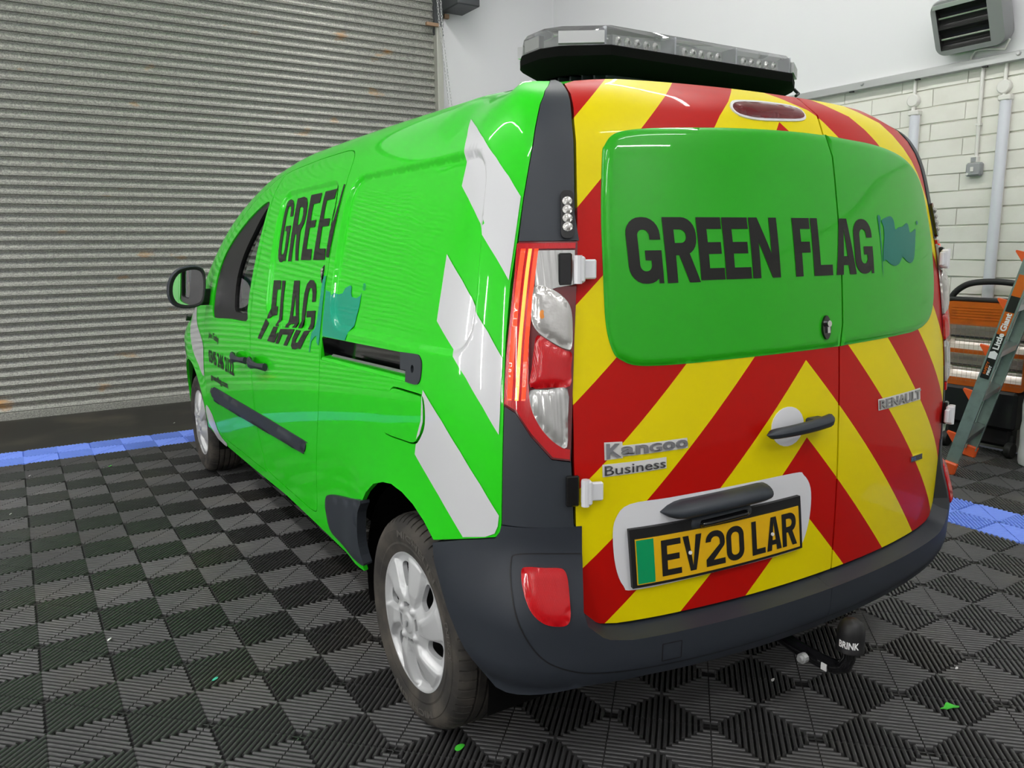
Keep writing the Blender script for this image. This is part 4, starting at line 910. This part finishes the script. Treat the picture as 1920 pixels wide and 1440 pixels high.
# hinges on both sides
def hinge(z,s):
    a=-.688 if z>1 else -.700
    q=P(np.array([a]),np.array([t_of_z(z)]))[0]; n_=nrm(P,np.array([a]),np.array([t_of_z(z)]),SO)[0]; tg=np.cross([0,0,1],n_); tg/=np.linalg.norm(tg)
    o_=q+n_*.018; T=frame(o_,tg,(0,0,1))
    b=MB().box((.0,0,.006),(.022,.056,.022),T,.004).box((.018,0,.001),(.040,.042,.012),T,.003)
    b.tube([Vector(T@Vector((-.004,-.030,.010))),Vector(T@Vector((-.004,.030,.010)))],.009,10)
    if s>0: b.V=[(-x,y,zz) for x,y,zz in b.V]
    h_=b.out('door_hinge',M['vanwhite'],van)
    pk=MB().box((-.028,0,-.010),(.030,.070,.012),T,.003)
    if s>0: pk.V=[(-x,y,zz) for x,y,zz in pk.V]
    pk.out('hinge_pocket',M['gloss'],h_)
for z_ in(1.297,.818):
    for s in(-1,1): hinge(z_,s)
# ------------------------------------------------------------------ corner pillars, tail lamps
adoor=lambda u,z:float(np.interp(abs(u)/float(fRr(z)),CUF,CAF))
dedge=[(adoor(u,z)+.004,float(t_of_z(z))) for u,z in edge]
lamp=[(-.547,1.117),(-.690,1.116),(-.689,1.083),(-.680,.85),(-.670,.637),(-.628,.643),(-.582,.695),(-.549,.745),(-.520,.759),(-.525,.869),(-.538,1.03)]
ups=[(a+0*t,t) for a,t in dedge if t>1.116]
pil_up=[(-.547,1.118)]+[(a-.003,t) for a,t in rear_edge[::-1] if t>1.118]+[(-.708,1.60)]+[(a,t) for a,t in ups[::-1]]+[(-.694,1.118)]
lo=[(a,t) for a,t in dedge if .485<t<.90]
pil_lo=[(-.511,.487),(-.517,.638),(-.522,.757),(-.549,.743),(-.582,.693),(-.628,.641),(-.670,.634),(-.676,.72)]+[(a,t) for a,t in dedge[::-1] if .485<t<.73]+[(dedge[1][0]*.3+dedge[2][0]*.7,.487)]
red=[(-.545,1.112),(-.684,1.112),(-.683,1.100),(-.590,1.100),(-.586,1.0),(-.580,.95),(-.579,.80),(-.590,.745),(-.620,.695),(-.650,.668),(-.668,.664),(-.667,.642),(-.630,.648),(-.585,.700),(-.552,.750),(-.524,.764),(-.529,.869),(-.541,1.03)]
def dome(poly,h,d): return lambda q:h*np.sqrt(np.clip(1-(1-np.clip(polydist(poly,q)/d,0,1))**2,0,1))
for fl in(False,True):
    panel('corner_pillar',[pil_up],M['trim'],van,step=.03,off=.002,rim=.015,flip=fl)
    panel('lower_pillar',[pil_lo],M['trim'],van,step=.03,off=.002,rim=.015,flip=fl)
    tl=panel('tail_lamp',[lamp],M['reddark'],van,step=.03,off=.003,rim=.012,flip=fl); tl['label']='lit red and clear tail lamp' 
    panel('red_lens',[red],M['redlens'],tl,off=.008,step=.012,rim=.005,flip=fl)
    def band(o0,o1,w,m,nm,off):
        cl=smoothpoly([(-.5515+o0,1.100),(-.5435+o0,1.03),(-.534+o0,.90),(-.529+o0,.80),(-.527+o0,.772)],4,False)
        pl=[(a-w,t) for a,t in cl]+[(a,t) for a,t in cl[::-1]]
        panel(nm,[pl],m,tl,off=off,height=dome(pl,.003,w/2),step=.012,rim=.003,flip=fl)
    band(-.004,0,.011,M['redlit'],'light_guide',.009); band(-.022,0,.008,M['orangelit'],'lit_strip',.009); band(-.036,0,.009,M['redlit'],'light_guide',.009)
    tc_=[(-.592,1.096),(-.682,1.096),(-.681,1.022),(-.640,1.016),(-.605,1.006),(-.590,1.020)]
    panel('reversing_lens',[tc_],M['clear'],tl,off=.008,step=.014,rim=.005,flip=fl)
    td=smoothpoly([(-.590,1.020),(-.63,1.012),(-.665,.985),(-.676,.95),(-.675,.888),(-.660,.884),(-.632,.898),(-.600,.920),(-.585,.945),(-.583,.985)],4)
    i_=panel('indicator_lens',[td],M['clear2'],tl,off=.008,height=dome(td,.014,.035),step=.012,rim=.005,flip=fl)
    panel('indicator_bulb',[[(-.607+.006*math.cos(q*.785),.958+.010*math.sin(q*.785)) for q in range(8)]],M['amberbulb'],tl,off=.0215,step=.02,rim=.003,flip=fl)
    stp=smoothpoly([(-.598,.914),(-.632,.895),(-.660,.880),(-.675,.873),(-.673,.84),(-.670,.803),(-.63,.801),(-.583,.801),(-.586,.84),(-.590,.88)],3)
    panel('stop_lens',[stp],M['redlens'],tl,off=.008,height=dome(stp,.010,.03),step=.012,rim=.005,flip=fl)
    bt=smoothpoly([(-.583,.795),(-.62,.796),(-.664,.797),(-.664,.73),(-.661,.670),(-.640,.676),(-.620,.694),(-.603,.716),(-.588,.746),(-.582,.772)],3)
    panel('lower_lens',[bt],M['clear'],tl,off=.008,height=dome(bt,.008,.03),step=.012,rim=.005,flip=fl)
    # strobe with four clear cells on the pillar
    ld=rrect(-.681,-.649,1.122,1.227,.012,4); sb=panel('strobe_lamp',[ld],M['gloss'],van,off=.010,step=.03,rim=.010,flip=fl)
    for k_ in range(4):
        ck=[(-.665+.0125*math.cos(q*.5236),1.1465+k_*.0188+.0098*math.sin(q*.5236)) for q in range(12)]
        panel('strobe_cell',[ck],M['clear2'],sb,off=.011,height=dome(ck,.007,.010),step=.006,rim=.002,flip=fl)
# ------------------------------------------------------------------ bumper
def bo(a,z):   # outward bulge of the bumper
    k=np.clip((.70-z)/.20,0,1); k=k*k*(3-2*k); r=np.clip((-.30-a)/.25,0,1)
    bot=np.clip((.415-z)/.06,0,1)
    return .004+k*(.008+.034*r)-bot**2*.018
def FB(a,t):
    q=P(a,t); n_=nrm(P,a,t,SO); n_=n_*np.array([1,1,0]); n_/=np.maximum(np.linalg.norm(n_,axis=-1,keepdims=True),1e-6)
    return q+n_*bo(np.asarray(a),q[...,2])[...,None]
CE=float(CA[-3])+.0005
bump_poly=[(-.268,.380),(-.386,.420),(-.492,.450),(-.505,.468),(-.510,.484),(-.60,.487),(-.694,.487),(-.694,.40),(-.690,.30),(-.700,.262),(-.74,.226),(-.80,.217),(CE,.217),(CE,.112),(-1.1,.112),(-.85,.116),(-.70,.108),(-.60,.092),(-.52,.082),(-.491,.084),(-.46,.103),(-.428,.135),(-.384,.176),(-.335,.228),(-.306,.274),(-.276,.334)]
for fl in(False,True):
    bo_=panel('rear_bumper',[bump_poly],M['bumper'],van,F=FB,step=.022,rim=.05,flip=fl)
    fg_=smoothpoly([(-.560,.390),(-.575,.398),(-.610,.397),(-.640,.396),(-.652,.390),(-.658,.372),(-.660,.335),(-.660,.29),(-.650,.273),(-.622,.273),(-.600,.283),(-.580,.307),(-.565,.35)],4)
    fo_=panel('fog_lamp',[fg_],M['redlens'],van,F=FB,off=.004,height=dome(fg_,.006,.02),step=.012,rim=.012,flip=fl)
    # moulded line round the lamp panel
    ln=smoothpoly([(-.690,.425),(-.60,.428),(-.545,.422),(-.535,.405),(-.538,.36),(-.560,.27),(-.600,.195),(-.66,.160),(-.74,.145),(-.9,.140),(-1.1,.138),(CE,.138)],4,False)
    pls=[]
    for p,q in zip(ln[:-1],ln[1:]):
        p,q=np.array(p),np.array(q); d=q-p; n2=np.array([-d[1],d[0]])/np.hypot(*d)*.0014; pls.append([tuple(p-n2),tuple(q-n2),tuple(q+n2),tuple(p+n2)])
    panel('moulded_line',pls,M['dark'],bo_,F=FB,off=.0008,step=.05,rim=0,flip=fl)
    aa=np.linspace(-.700,CE,44); G=[]
    for a in aa:
        tz=float(np.interp(a,[-.80,-.74,-.70],[.217,.226,.262])); top=P(np.array([a]),np.array([tz+.02]))[0]; nn=nrm(P,np.array([a]),np.array([tz]),SO)[0]; outp=FB(np.array([a]),np.array([tz]))[0]
        G.append([top-nn*.03,top+nn*.004-np.array([0,0,.006]),(top+outp)/2+np.array([0,0,-.004]),outp+np.array([0,0,.002]),outp+nn*.0-np.array([0,0,.003])])
    b=MB().grid(np.array(G))
    if fl: b.V=[(-x,y,z) for x,y,z in b.V]
    b.out('bumper_step',M['bumper'],bo_,50)
    eye=[(-.875,.152),(-.875,.195),(-.925,.195),(-.925,.152)]
    if not fl:
        for i in range(4):
            p,q=np.array(eye[i]),np.array(eye[(i+1)%4]); d=q-p; n2=np.array([-d[1],d[0]])/np.hypot(*d)*.0012; panel('towing_eye_line',[[tuple(p-n2),tuple(q-n2),tuple(q+n2),tuple(p+n2)]],M['dark'],bo_,F=FB,off=.0008,step=.05,rim=0)
# ------------------------------------------------------------------ tow bar
tw=empty('tow_bar',(-.075,-.865,.30),parent=van)
MB().tube([(0,0,.085),(0,0,.045),(0,.01,.018),(0,.035,.004),(0,.08,0),(0,.16,.005),(0,.30,.03)],[.015,.016,.018,.019,.019,.019,.019],14).out('swan_neck',M['gloss'],tw,60)
MB().lathe([(.0335,.068),(.0335,.072),(.0325,.074),(.0325,.112),(.031,.122),(.026,.136),(.017,.145),(.0,.148)],28).out('ball_cap',M['dark'],tw,50)
def capmap(V):
    a=-2.05+V[:,0]*1.30; r=.0329; X=np.stack([r*np.cos(a),r*np.sin(a),.084+V[:,1]*.018],-1); n_=X*np.array([1,1,0]); return X,n_/np.linalg.norm(n_,axis=1)[:,None]
V,F=None,None
textdecal('cap_print','BRINK',None,M['whiteink'],tw,fmap=lambda V:(np.stack([.0329*np.cos(-3.4+V[:,0]*1.5),.0329*np.sin(-3.4+V[:,0]*1.5),.082+V[:,1]*.018],-1),np.stack([np.cos(-3.4+V[:,0]*1.5),np.sin(-3.4+V[:,0]*1.5),0*V[:,0]],-1)),bold=.03)
MB().lathe([(0,.012),(.008,.012),(.008,.004),(.013,.004),(.013,-.01)],12,frame((-.045,.10,.01),(0,1,0),(0,0,1))@Matrix.Rotation(math.pi,4,'X')).out('bolt',M['galv'],tw)
MB().box((.019-.038,.055,.0),(.003,.016,.018)).out('label_sticker',M['whiteink'],tw)
# ------------------------------------------------------------------ roof light bar
lb=empty('light_bar',(.008,-.075,1.832),parent=van); lb['label']='clear amber beacon light bar on a black base'
oct_=[(-.492,-.045),(-.465,-.095),(-.355,-.175),(.355,-.175),(.465,-.095),(.492,-.045),(.492,.045),(.465,.095),(.355,.175),(-.355,.175),(-.465,.095),(-.492,.045)]
sc=lambda k,kx:[(x*kx,y*k) for x,y in oct_]
def loft(levels,name,m,par,cap=True,smooth=40):
    b=MB(); n=len(oct_)
    for z,k,kx in levels: b.V+=[(x,y,z) for x,y in sc(k,kx)]
    for i in range(len(levels)-1): b.F+=[(i*n+j,i*n+(j+1)%n,(i+1)*n+(j+1)%n,(i+1)*n+j) for j in range(n)]
    if cap: b.F.append(tuple((len(levels)-1)*n+j for j in range(n)))
    return b.out(name,m,par,smooth)
ba=loft([(-.030,.70,.86),(-.028,.76,.88),(-.002,.96,.985),(.006,1.0,1.0),(.029,1.0,1.0),(.032,.985,.995)],'black_base',M['under'],lb,True,30)
loft([(.033,.975,.992),(.072,.955,.985),(.084,.90,.965),(.088,.80,.94)],'clear_dome',M['lens'],lb,True,30)
ft=MB()
for k_ in range(9): ft.box((0,-.112+k_*.028,-.030),(.80-.10*abs(k_-4)/4*1.6,.008,.012),None)
ft.out('cooling_ribs',M['trim'],lb)
for x in(-.36,-.12,.12,.36):
    MB().box((x-.0,0,.058),(.006,.326 if abs(x)<.2 else .316,.044)).out('dome_joint',M['diff'],lb)
for x in(-.24,0,.24):
    for y in(-.145,.145):
        e=MB().box((x,y*.92,.052),(.17,.018,.030)).out('reflector_tray',M['tray'],lb)
        for j in range(5): MB().lathe([(.004,.004),(.012,0),(.013,-.002)],10,frame((x-.066+j*.033,y*.92-(.0105 if y<0 else -.0105),.052),(1,0,0),(0,0,1))@(Matrix.Identity(4) if y<0 else Matrix.Rotation(math.pi,4,'X'))).out('led_cell',M['clear2'],e)
for s in(-1,1):
    for y0 in(-1,1):
        T=Matrix.Translation((s*.415,y0*.125,.052))@Matrix.Rotation(math.radians(-33.7*s*y0),4,'Z'); e=MB().box((0,0,0),(.12,.018,.030),T).out('reflector_tray',M['tray'],lb)
    MB().box((s*.480,0,.052),(.016,.07,.030)).out('reflector_tray',M['tray'],lb)
loft([(.030,.93,.97),(.0345,.93,.97)],'inner_board',M['pvc'],lb)
MB().box((0,0,.058),(.86,.17,.036),bev=.006).out('module_housing',M['galv'],lb)
for s in(-1,1):
    MB().box((s*.30,.02,-.045),(.05,.16,.06),bev=.006).out('mounting_foot',M['dark'],lb)
    if s>0: MB().tube([(s*.475,-.085,.01),(s*.48,-.10,-.006),(s*.455,-.11,-.016)],.005,6).out('clamp_hook',M['dark'],lb)
# ------------------------------------------------------------------ door mirrors
for s in(-1,1):
    mr=empty('door_mirror',(s*.985,2.44,1.145),parent=van)
    G=[]
    for k_,(y,kk) in enumerate([(-.035,.93),(-.028,1.0),(.01,1.0),(.05,.90),(.085,.65),(.10,.3),(.104,.02)]):
        ol=smoothpoly([(-.098,-.03),(-.09,.04),(-.055,.095),(.0,.118),(.06,.120),(.088,.09),(.090,.02),(.075,-.06),(.045,-.09),(-.02,-.098),(-.075,-.08)],3)
        G.append([(-s*x*kk,y,z*kk) for x,z in ol])
    G=np.array([r+[r[0]] for r in G]); b=MB().grid(G); b.out('mirror_housing',M['trim'],mr,60)
    sgn=1 if s<0 else -1
    gl_=[((x*.80+.004)*sgn*(1 if s<0 else 1),z*.82) for x,z in ol]
    b=MB(); n=len(gl_); b.add([(x if s<0 else x*-1*-1,-.030,z) for x,z in gl_],[tuple(range(n)) if area(gl_)>0 else tuple(range(n))[::-1]]); mg=b.out('mirror_glass',M['mirror'],mr)
    b=MB(); rim_=[(x*sgn*.955,z*.955) for x,z in ol]; b.add([(x,-.0345,z) for x,z in rim_]+[(x,-.030,z) for x,z in gl_],[(i,(i+1)%n,n+(i+1)%n,n+i) for i in range(n)]); b.out('mirror_bezel',M['dark'],mr)
    MB().box((-s*.085,.02,-.045),(.11,.05,.085),bev=.015).out('mirror_arm',M['dark'],mr,50)
q=P(np.array([3.15]),np.array([1.0]))[0]
MB().tube([(q[0]+.02,q[1],q[2]),(q[0]-.025,q[1],q[2]+.01)],[.012,.02],10).out('washer_jet',M['dark'],van)
# ------------------------------------------------------------------ wall heater
# slightly rotated casing: broad lens face tilted down and towards the room
hx=empty('wall_heater',(5.30,-.775,2.705),0,'grey infrared wall heater with two dark reflector slots, tilted down','heater')
T=Matrix.Rotation(math.radians(-24),4,'Y')@frame((0,0,0),(0,-1,0),(0,0,1))     # local x along -y (image right), y up, z towards room
hp=rrect(-.235,.205,-.160,.180,.062,6)
b=MB(); 
for z,k in((-.10,.86),(-.05,.97),(.0,1.0),(.05,1.0),(.065,.97)): b.V+=[tuple(T@Vector((x*k,y*k,z))) for x,y in hp]
n=len(hp)
for i in range(4): b.F+=[(i*n+j,i*n+(j+1)%n,(i+1)*n+(j+1)%n,(i+1)*n+j) for j in range(n)]
b.F.append(tuple(range(n))[::-1]); b.out('casing',M['heatgrey'],hx,40)
op=[(-.195,-.125),(.115,-.125),(.115,.135),(-.195,.135)]
V2,F2=fill([[(x*.97,y*.97) for x,y in hp]],[op],.05); b=MB(); b.add([tuple(T@Vector((x,y,.065))) for x,y in V2],F2); b.out('front_plate',M['heatgrey'],hx)
b=MB()
for y0,y1 in((-.125,.005),(.005,.135)):
    G=[]
    for x in(-.195,.115): G.append([T@Vector((x,y0+(y1-y0)*k/10,.065-.05*math.sin(math.pi*k/10)**.8)) for k in range(11)])
    b.grid(np.array([[tuple(p) for p in r] for r in G]))
    for x in(-.195,.115):
        pts=[tuple(T@Vector((x,y0+(y1-y0)*k/10,.065-.05*math.sin(math.pi*k/10)**.8))) for k in range(11)]; b.add(pts,[tuple(range(11))])
b.out('reflector',M['heatrefl'],hx,50)
for yy in(-.06,.07): MB().tube([tuple(T@Vector((-.19,yy,.045))),tuple(T@Vector((.11,yy,.045)))],.006,8).out('quartz_tube',M['clear2'],hx)
MB().box((0,0,0),(.33,.025,.02),T@Matrix.Translation((-.04,.147,.068))).out('pale_top_strip',M['galv'],hx)
MB().box((.09,0,0),(.12,.10,.10)).out('wall_bracket',M['galv'],hx)
MB().tube([(.04,-.20,-.14),(.06,-.17,-.19),(.07,-.05,-.165),(.08,.02,-.16),(.09,.05,-.19),(.09,.05,-.21)],.007,8).out('flex_cable',M['pvc'],hx,60)
# ------------------------------------------------------------------ orange infrared lamp on a black base
fn=np.array([-.45,-.89]); fn/=np.hypot(*fn); rt_=(-fn[1],fn[0]); rt_=np.array([.89,-.45])/np.hypot(.89,.45)
lo_=empty('infrared_lamp',(5.27,-1.055,0),-math.pi/2,'orange portable infrared lamp with black carry handle behind the ladder','lamp')
# local: x right along face, -y towards camera
X0,X1=-.26,.26; Zb,Zt=.425,.967
cas=rrect(X0,X1,Zb,Zt,.03,4); b=MB(); T=Matrix(((1,0,0,0),(0,0,-1,0),(0,1,0,0),(0,0,0,1)))
V2,F2=fill([cas],[[(X0+.02,Zb+.05),(X1-.02,Zb+.05),(X1-.02,Zb+.21),(X0+.02,Zb+.21)],[(X0+.02,Zb+.238),(X1-.02,Zb+.238),(X1-.02,Zb+.392),(X0+.02,Zb+.392)]],.08)
b.add([(x,-.05,z) for x,z in V2],F2); n=len(cas); b.add([(x,-.05,z) for x,z in cas]+[(x*.96,.07,z) for x,z in cas],[(i,(i+1)%n,n+(i+1)%n,n+i) for i in range(n)]+[tuple(range(n,2*n))[::-1]]); b.out('orange_casing',M['orange'],lo_)
for z0,dz in((Zb+.05,.16),(Zb+.238,.154)):
    G=[[(x,-.05+.055*math.sin(math.pi*k/12),z0+dz*k/12) for k in range(13)] for x in(X0+.02,X1-.02)]; b=MB().grid(np.array(G))
    for r in G: b.add(r,[tuple(range(13))])
    b.out('reflector',M['reflector'],lo_,50)
    MB().tube([(X0+.03,-.02,z0+dz/2),(X1-.03,-.02,z0+dz/2)],.007,8).out('heating_tube',M['dark'],lo_)
b=MB()
for k in range(17): x=X0+.02+k*.03; b.tube([(x,-.056,Zb+.03),(x,-.056,Zb+.40)],.0008,4)
for k in range(12): z=Zb+.035+k*.033; b.tube([(X0+.01,-.0575,z),(X1-.01,-.0575,z)],.0008,4)
b.out('wire_guard',M['rust'],lo_)
for k in range(5): MB().box((0,-.051,Zt-.035-k*.018),(.44,.003,.008)).out('pressed_rib',M['orange'],lo_)
hd=[(X0,Zt-.005)]; 
hpth=smoothpoly([(X0-.005,.03,Zt-.06)[::2],(X0+.01,Zt+.035),(X0+.09,Zt+.105),(X0+.20,Zt+.128),(X1-.18,Zt+.128),(X1-.08,Zt+.105),(X1-.01,Zt+.035),(X1+.005,Zt-.06)],5,False)
MB().tube([(x,0,z) for x,z in hpth],.020,10).out('carry_handle',M['rubber'],lo_,60)
MB().box((0,0,Zt+.012),(X1-X0,.07,.030),bev=.01).out('handle_bar',M['rubber'],lo_)
MB().box((.0,.0,.30),(.46,.13,.25),bev=.02).box((.0,.02,.16),(.40,.10,.20),bev=.02).out('black_stand',M['dark'],lo_)
for x in(-.2,.2):
    MB().tube([(x,.0,.14),(x,-.02,.05)],.018,8).out('stand_leg',M['dark'],lo_,50)
    MB().lathe([(0,-.02),(.045,-.02),(.05,-.012),(.05,.012),(.045,.02),(0,.02)],18,frame((x,-.02,.05),(0,1,0),(0,0,1))).out('caster',M['rubber'],lo_,40)
# ------------------------------------------------------------------ step ladder
A=Vector((4.615,-1.215,0)); B=Vector((5.10,-1.085,0)); k=.245; D=Vector((.25*k,-.97*k,1)); Hh=1.75
ld=empty('ladder',tuple(A),0,'grey-green fibreglass ladder with orange feet and a black and orange sticker','ladder')
A0=Vector((0,0,0)); B0=B-A; dn=D.normalized(); rg=(B0-dn*B0.dot(dn)).normalized(); ns=dn.cross(rg)    # rail axis, rung direction, normal
def rail(o,sgn,name='rail'):
    T=Matrix([[rg[i],ns[i],dn[i],o[i]] for i in range(3)]+[[0,0,0,1]])
    pr=[(0,-.032),(.030*sgn,-.032),(.030*sgn,-.026),(.006*sgn,-.026),(.006*sgn,.026),(.030*sgn,.026),(.030*sgn,.032),(0,.032)]
    if sgn<0: pr=pr[::-1]
    return MB().prism(pr,.05,Hh,T).out(name,M['fibre'],ld),T
r1,TA=rail(A0,1); r2,TB=rail(B0,-1)
for T in(TA,TB): MB().box((.0,0,.035),(.045,.075,.075),T,.008).out('orange_foot',M['orangep'],ld)
MB().box((.0,0,.10),(.020,.075,.10),TB@Matrix.Translation((.06,.05,-.02)),.006).out('orange_foot',M['orangep'],ld)
sp=B0.length
for i in range(6):
    z=.22+i*.27
    MB().box((sp*.5*.985,0,z),(sp*.97,.056,.012),TA).box((sp*.5*.985,-.026,z-.014),(sp*.97,.006,.034),TA).out('rung',M['alu'],ld)
    MB().add([(-.0,.032,z+.02),(-.0,.032,z-.035),(.03,.032,z-.035),(.03,.032,z+.02),(.0,.080,z+.012),(.03,.080,z+.012),(.0,.080,z+.02),(.03,.080,z+.02)],[(0,1,4,6),(3,7,5,2),(1,2,5,4),(4,5,7,6),(6,7,3,0)],TA).out('orange_bracket',M['orangep'],ld)
# back section of the step ladder, hinged at the top (stands outside the frame)
Th=[]
for o,sg in((A0+rg*.035,1),(B0-rg*.035,-1)):
    top=o+D*(Hh-.03); ft_=o+Vector((D.x*2*Hh,D.y*2*Hh,.0)); ax=(top-ft_); ln_=ax.length; ax=ax.normalized(); n2=ax.cross(rg)
    T2=Matrix([[rg[i],n2[i],ax[i],ft_[i]] for i in range(3)]+[[0,0,0,1]]); Th.append((T2,ln_))
    MB().box((.012*sg,0,ln_/2+.03),(.024,.056,ln_-.06),T2,.003).out('back_rail',M['fibre'],ld)
    MB().box((.012*sg,0,.035),(.04,.07,.075),T2,.008).out('orange_foot',M['orangep'],ld)
    MB().box((.0,0,ln_),(.06,.09,.09),T2,.012).out('hinge',M['orangep'],ld)
for i in range(5): MB().box(((sp-.07)/2,0,.3+i*.27),(sp-.07,.05,.014),Th[0][0]).out('rung',M['alu'],ld)
# sticker on the outside of the near rail
def stick(z0,z1,m,name,o=.0012): return MB().box((-o/2,0.0,(z0+z1)/2),(o,.046,z1-z0),TA).out(name,m,ld)
s1=stick(.60,.86,M['ink'],'black_sticker'); s2=stick(.86,1.20,M['orange'],'orange_sticker'); s3=stick(.99,1.08,M['ink'],'black_sticker',.0016)
def stext(body,z0,z1,y0,y1,m,par):
    def fm(V):
        X=np.array([tuple(TA@Vector((-.0022,(y0+(y1-y0)*v),z0+(z1-z0)*u))) for u,v in V]); return X,np.tile(-np.array(rg),(len(V),1))
    return textdecal('sticker_print',body,None,m,par,fmap=fm,bold=.04)
stext('Little Giant',.775,.985,-.016,.016,M['whiteink'],ld)
stext('SAFETY',.625,.70,.002,.016,M['orange'],ld); stext('FIRST',.625,.68,-.016,-.002,M['whiteink'],ld)
MB().add([(-.002,-.02,.72),(-.002,.02,.72),(-.002,.02,.755),(-.002,.0,.765),(-.002,-.02,.755)],[(0,1,2,3,4)],TA).out('sticker_icon',M['whiteink'],ld)
# ------------------------------------------------------------------ roll of white wrap by the wall
rl=empty('plastic_wrap_roll',(5.20,-1.43,0),0,'tall roll of white plastic wrap leaning at the right picture edge','roll')
pr=[(.02,.004),(.09,.004),(.095,.02)]+[(.095+.003*math.sin(i*2.1),.02+i*.05) for i in range(1,18)]+[(.09,.93),(.02,.935)]
MB().lathe(pr,28).out('wrap',M['film'],rl,60)
MB().lathe([(.018,.0),(.024,.0),(.024,.95),(.018,.95),(.018,.0)],16).out('cardboard_core',M['rust'],rl)
# ------------------------------------------------------------------ offcuts on the floor
def scrap(name,x,y,pts,m,label,group=None):
    b=MB(); V2,F2=fill([smoothpoly(pts,3)],(),.012); b.add([(px_,py,.0012+.003*math.sin(px_*150)+.003) for px_,py in V2],F2); b.add([(px_,py,.003*math.sin(px_*150)+.003) for px_,py in V2],[f[::-1] for f in F2])
    o=b.out(name,m,None,60); o.location=(x,y,0); return tag(o,label,'scrap',group)
GS=mat('green_vinyl_scrap',(.06,.55,.04),.4)
scrap('vinyl_offcut',2.244,-2.523,[(-.035,.004),(-.01,.008),(.012,.012),(.022,-.004),(.034,-.014),(.012,-.020),(-.002,-.008)],GS,'bright green vinyl scrap on the dark tiles right of the tow bar')
# specks and slivers left on the tiles
WS=mat('white_paper_speck',(.7,.7,.68),.6); TS=mat('teal_vinyl_speck',(.05,.45,.30),.4)
for x,y,r,m,lb_ in [(.209,-.696,.009,WS,'white paper speck on the tiles left of the rear wheel'),(-.079,1.075,.007,WS,'white speck on the tiles at the left picture edge'),(.023,1.84,.007,WS,'tiny white speck beside the blue strip at far left'),(1.02,2.904,.009,WS,'white speck on the bare floor before the shutter'),(.464,-1.17,.012,TS,'teal vinyl speck on a dark tile near the rear wheel'),(.459,1.802,.013,GS,'small green vinyl speck near the blue strip'),(2.477,-2.422,.006,WS,'white speck on the tiles right of the tow bar'),(1.932,-2.145,.008,WS,'pale speck on the tiles under the tow bar'),(.95,-1.90,.016,GS,'green vinyl sliver at the foot of the rear tyre')]:
    a=rng.random(7)*.5+.6; scrap('speck',x,y,[(r*a[k]*math.cos(k*.8976),r*.7*a[k]*math.sin(k*.8976)) for k in range(7)],m,lb_,'specks on the floor')
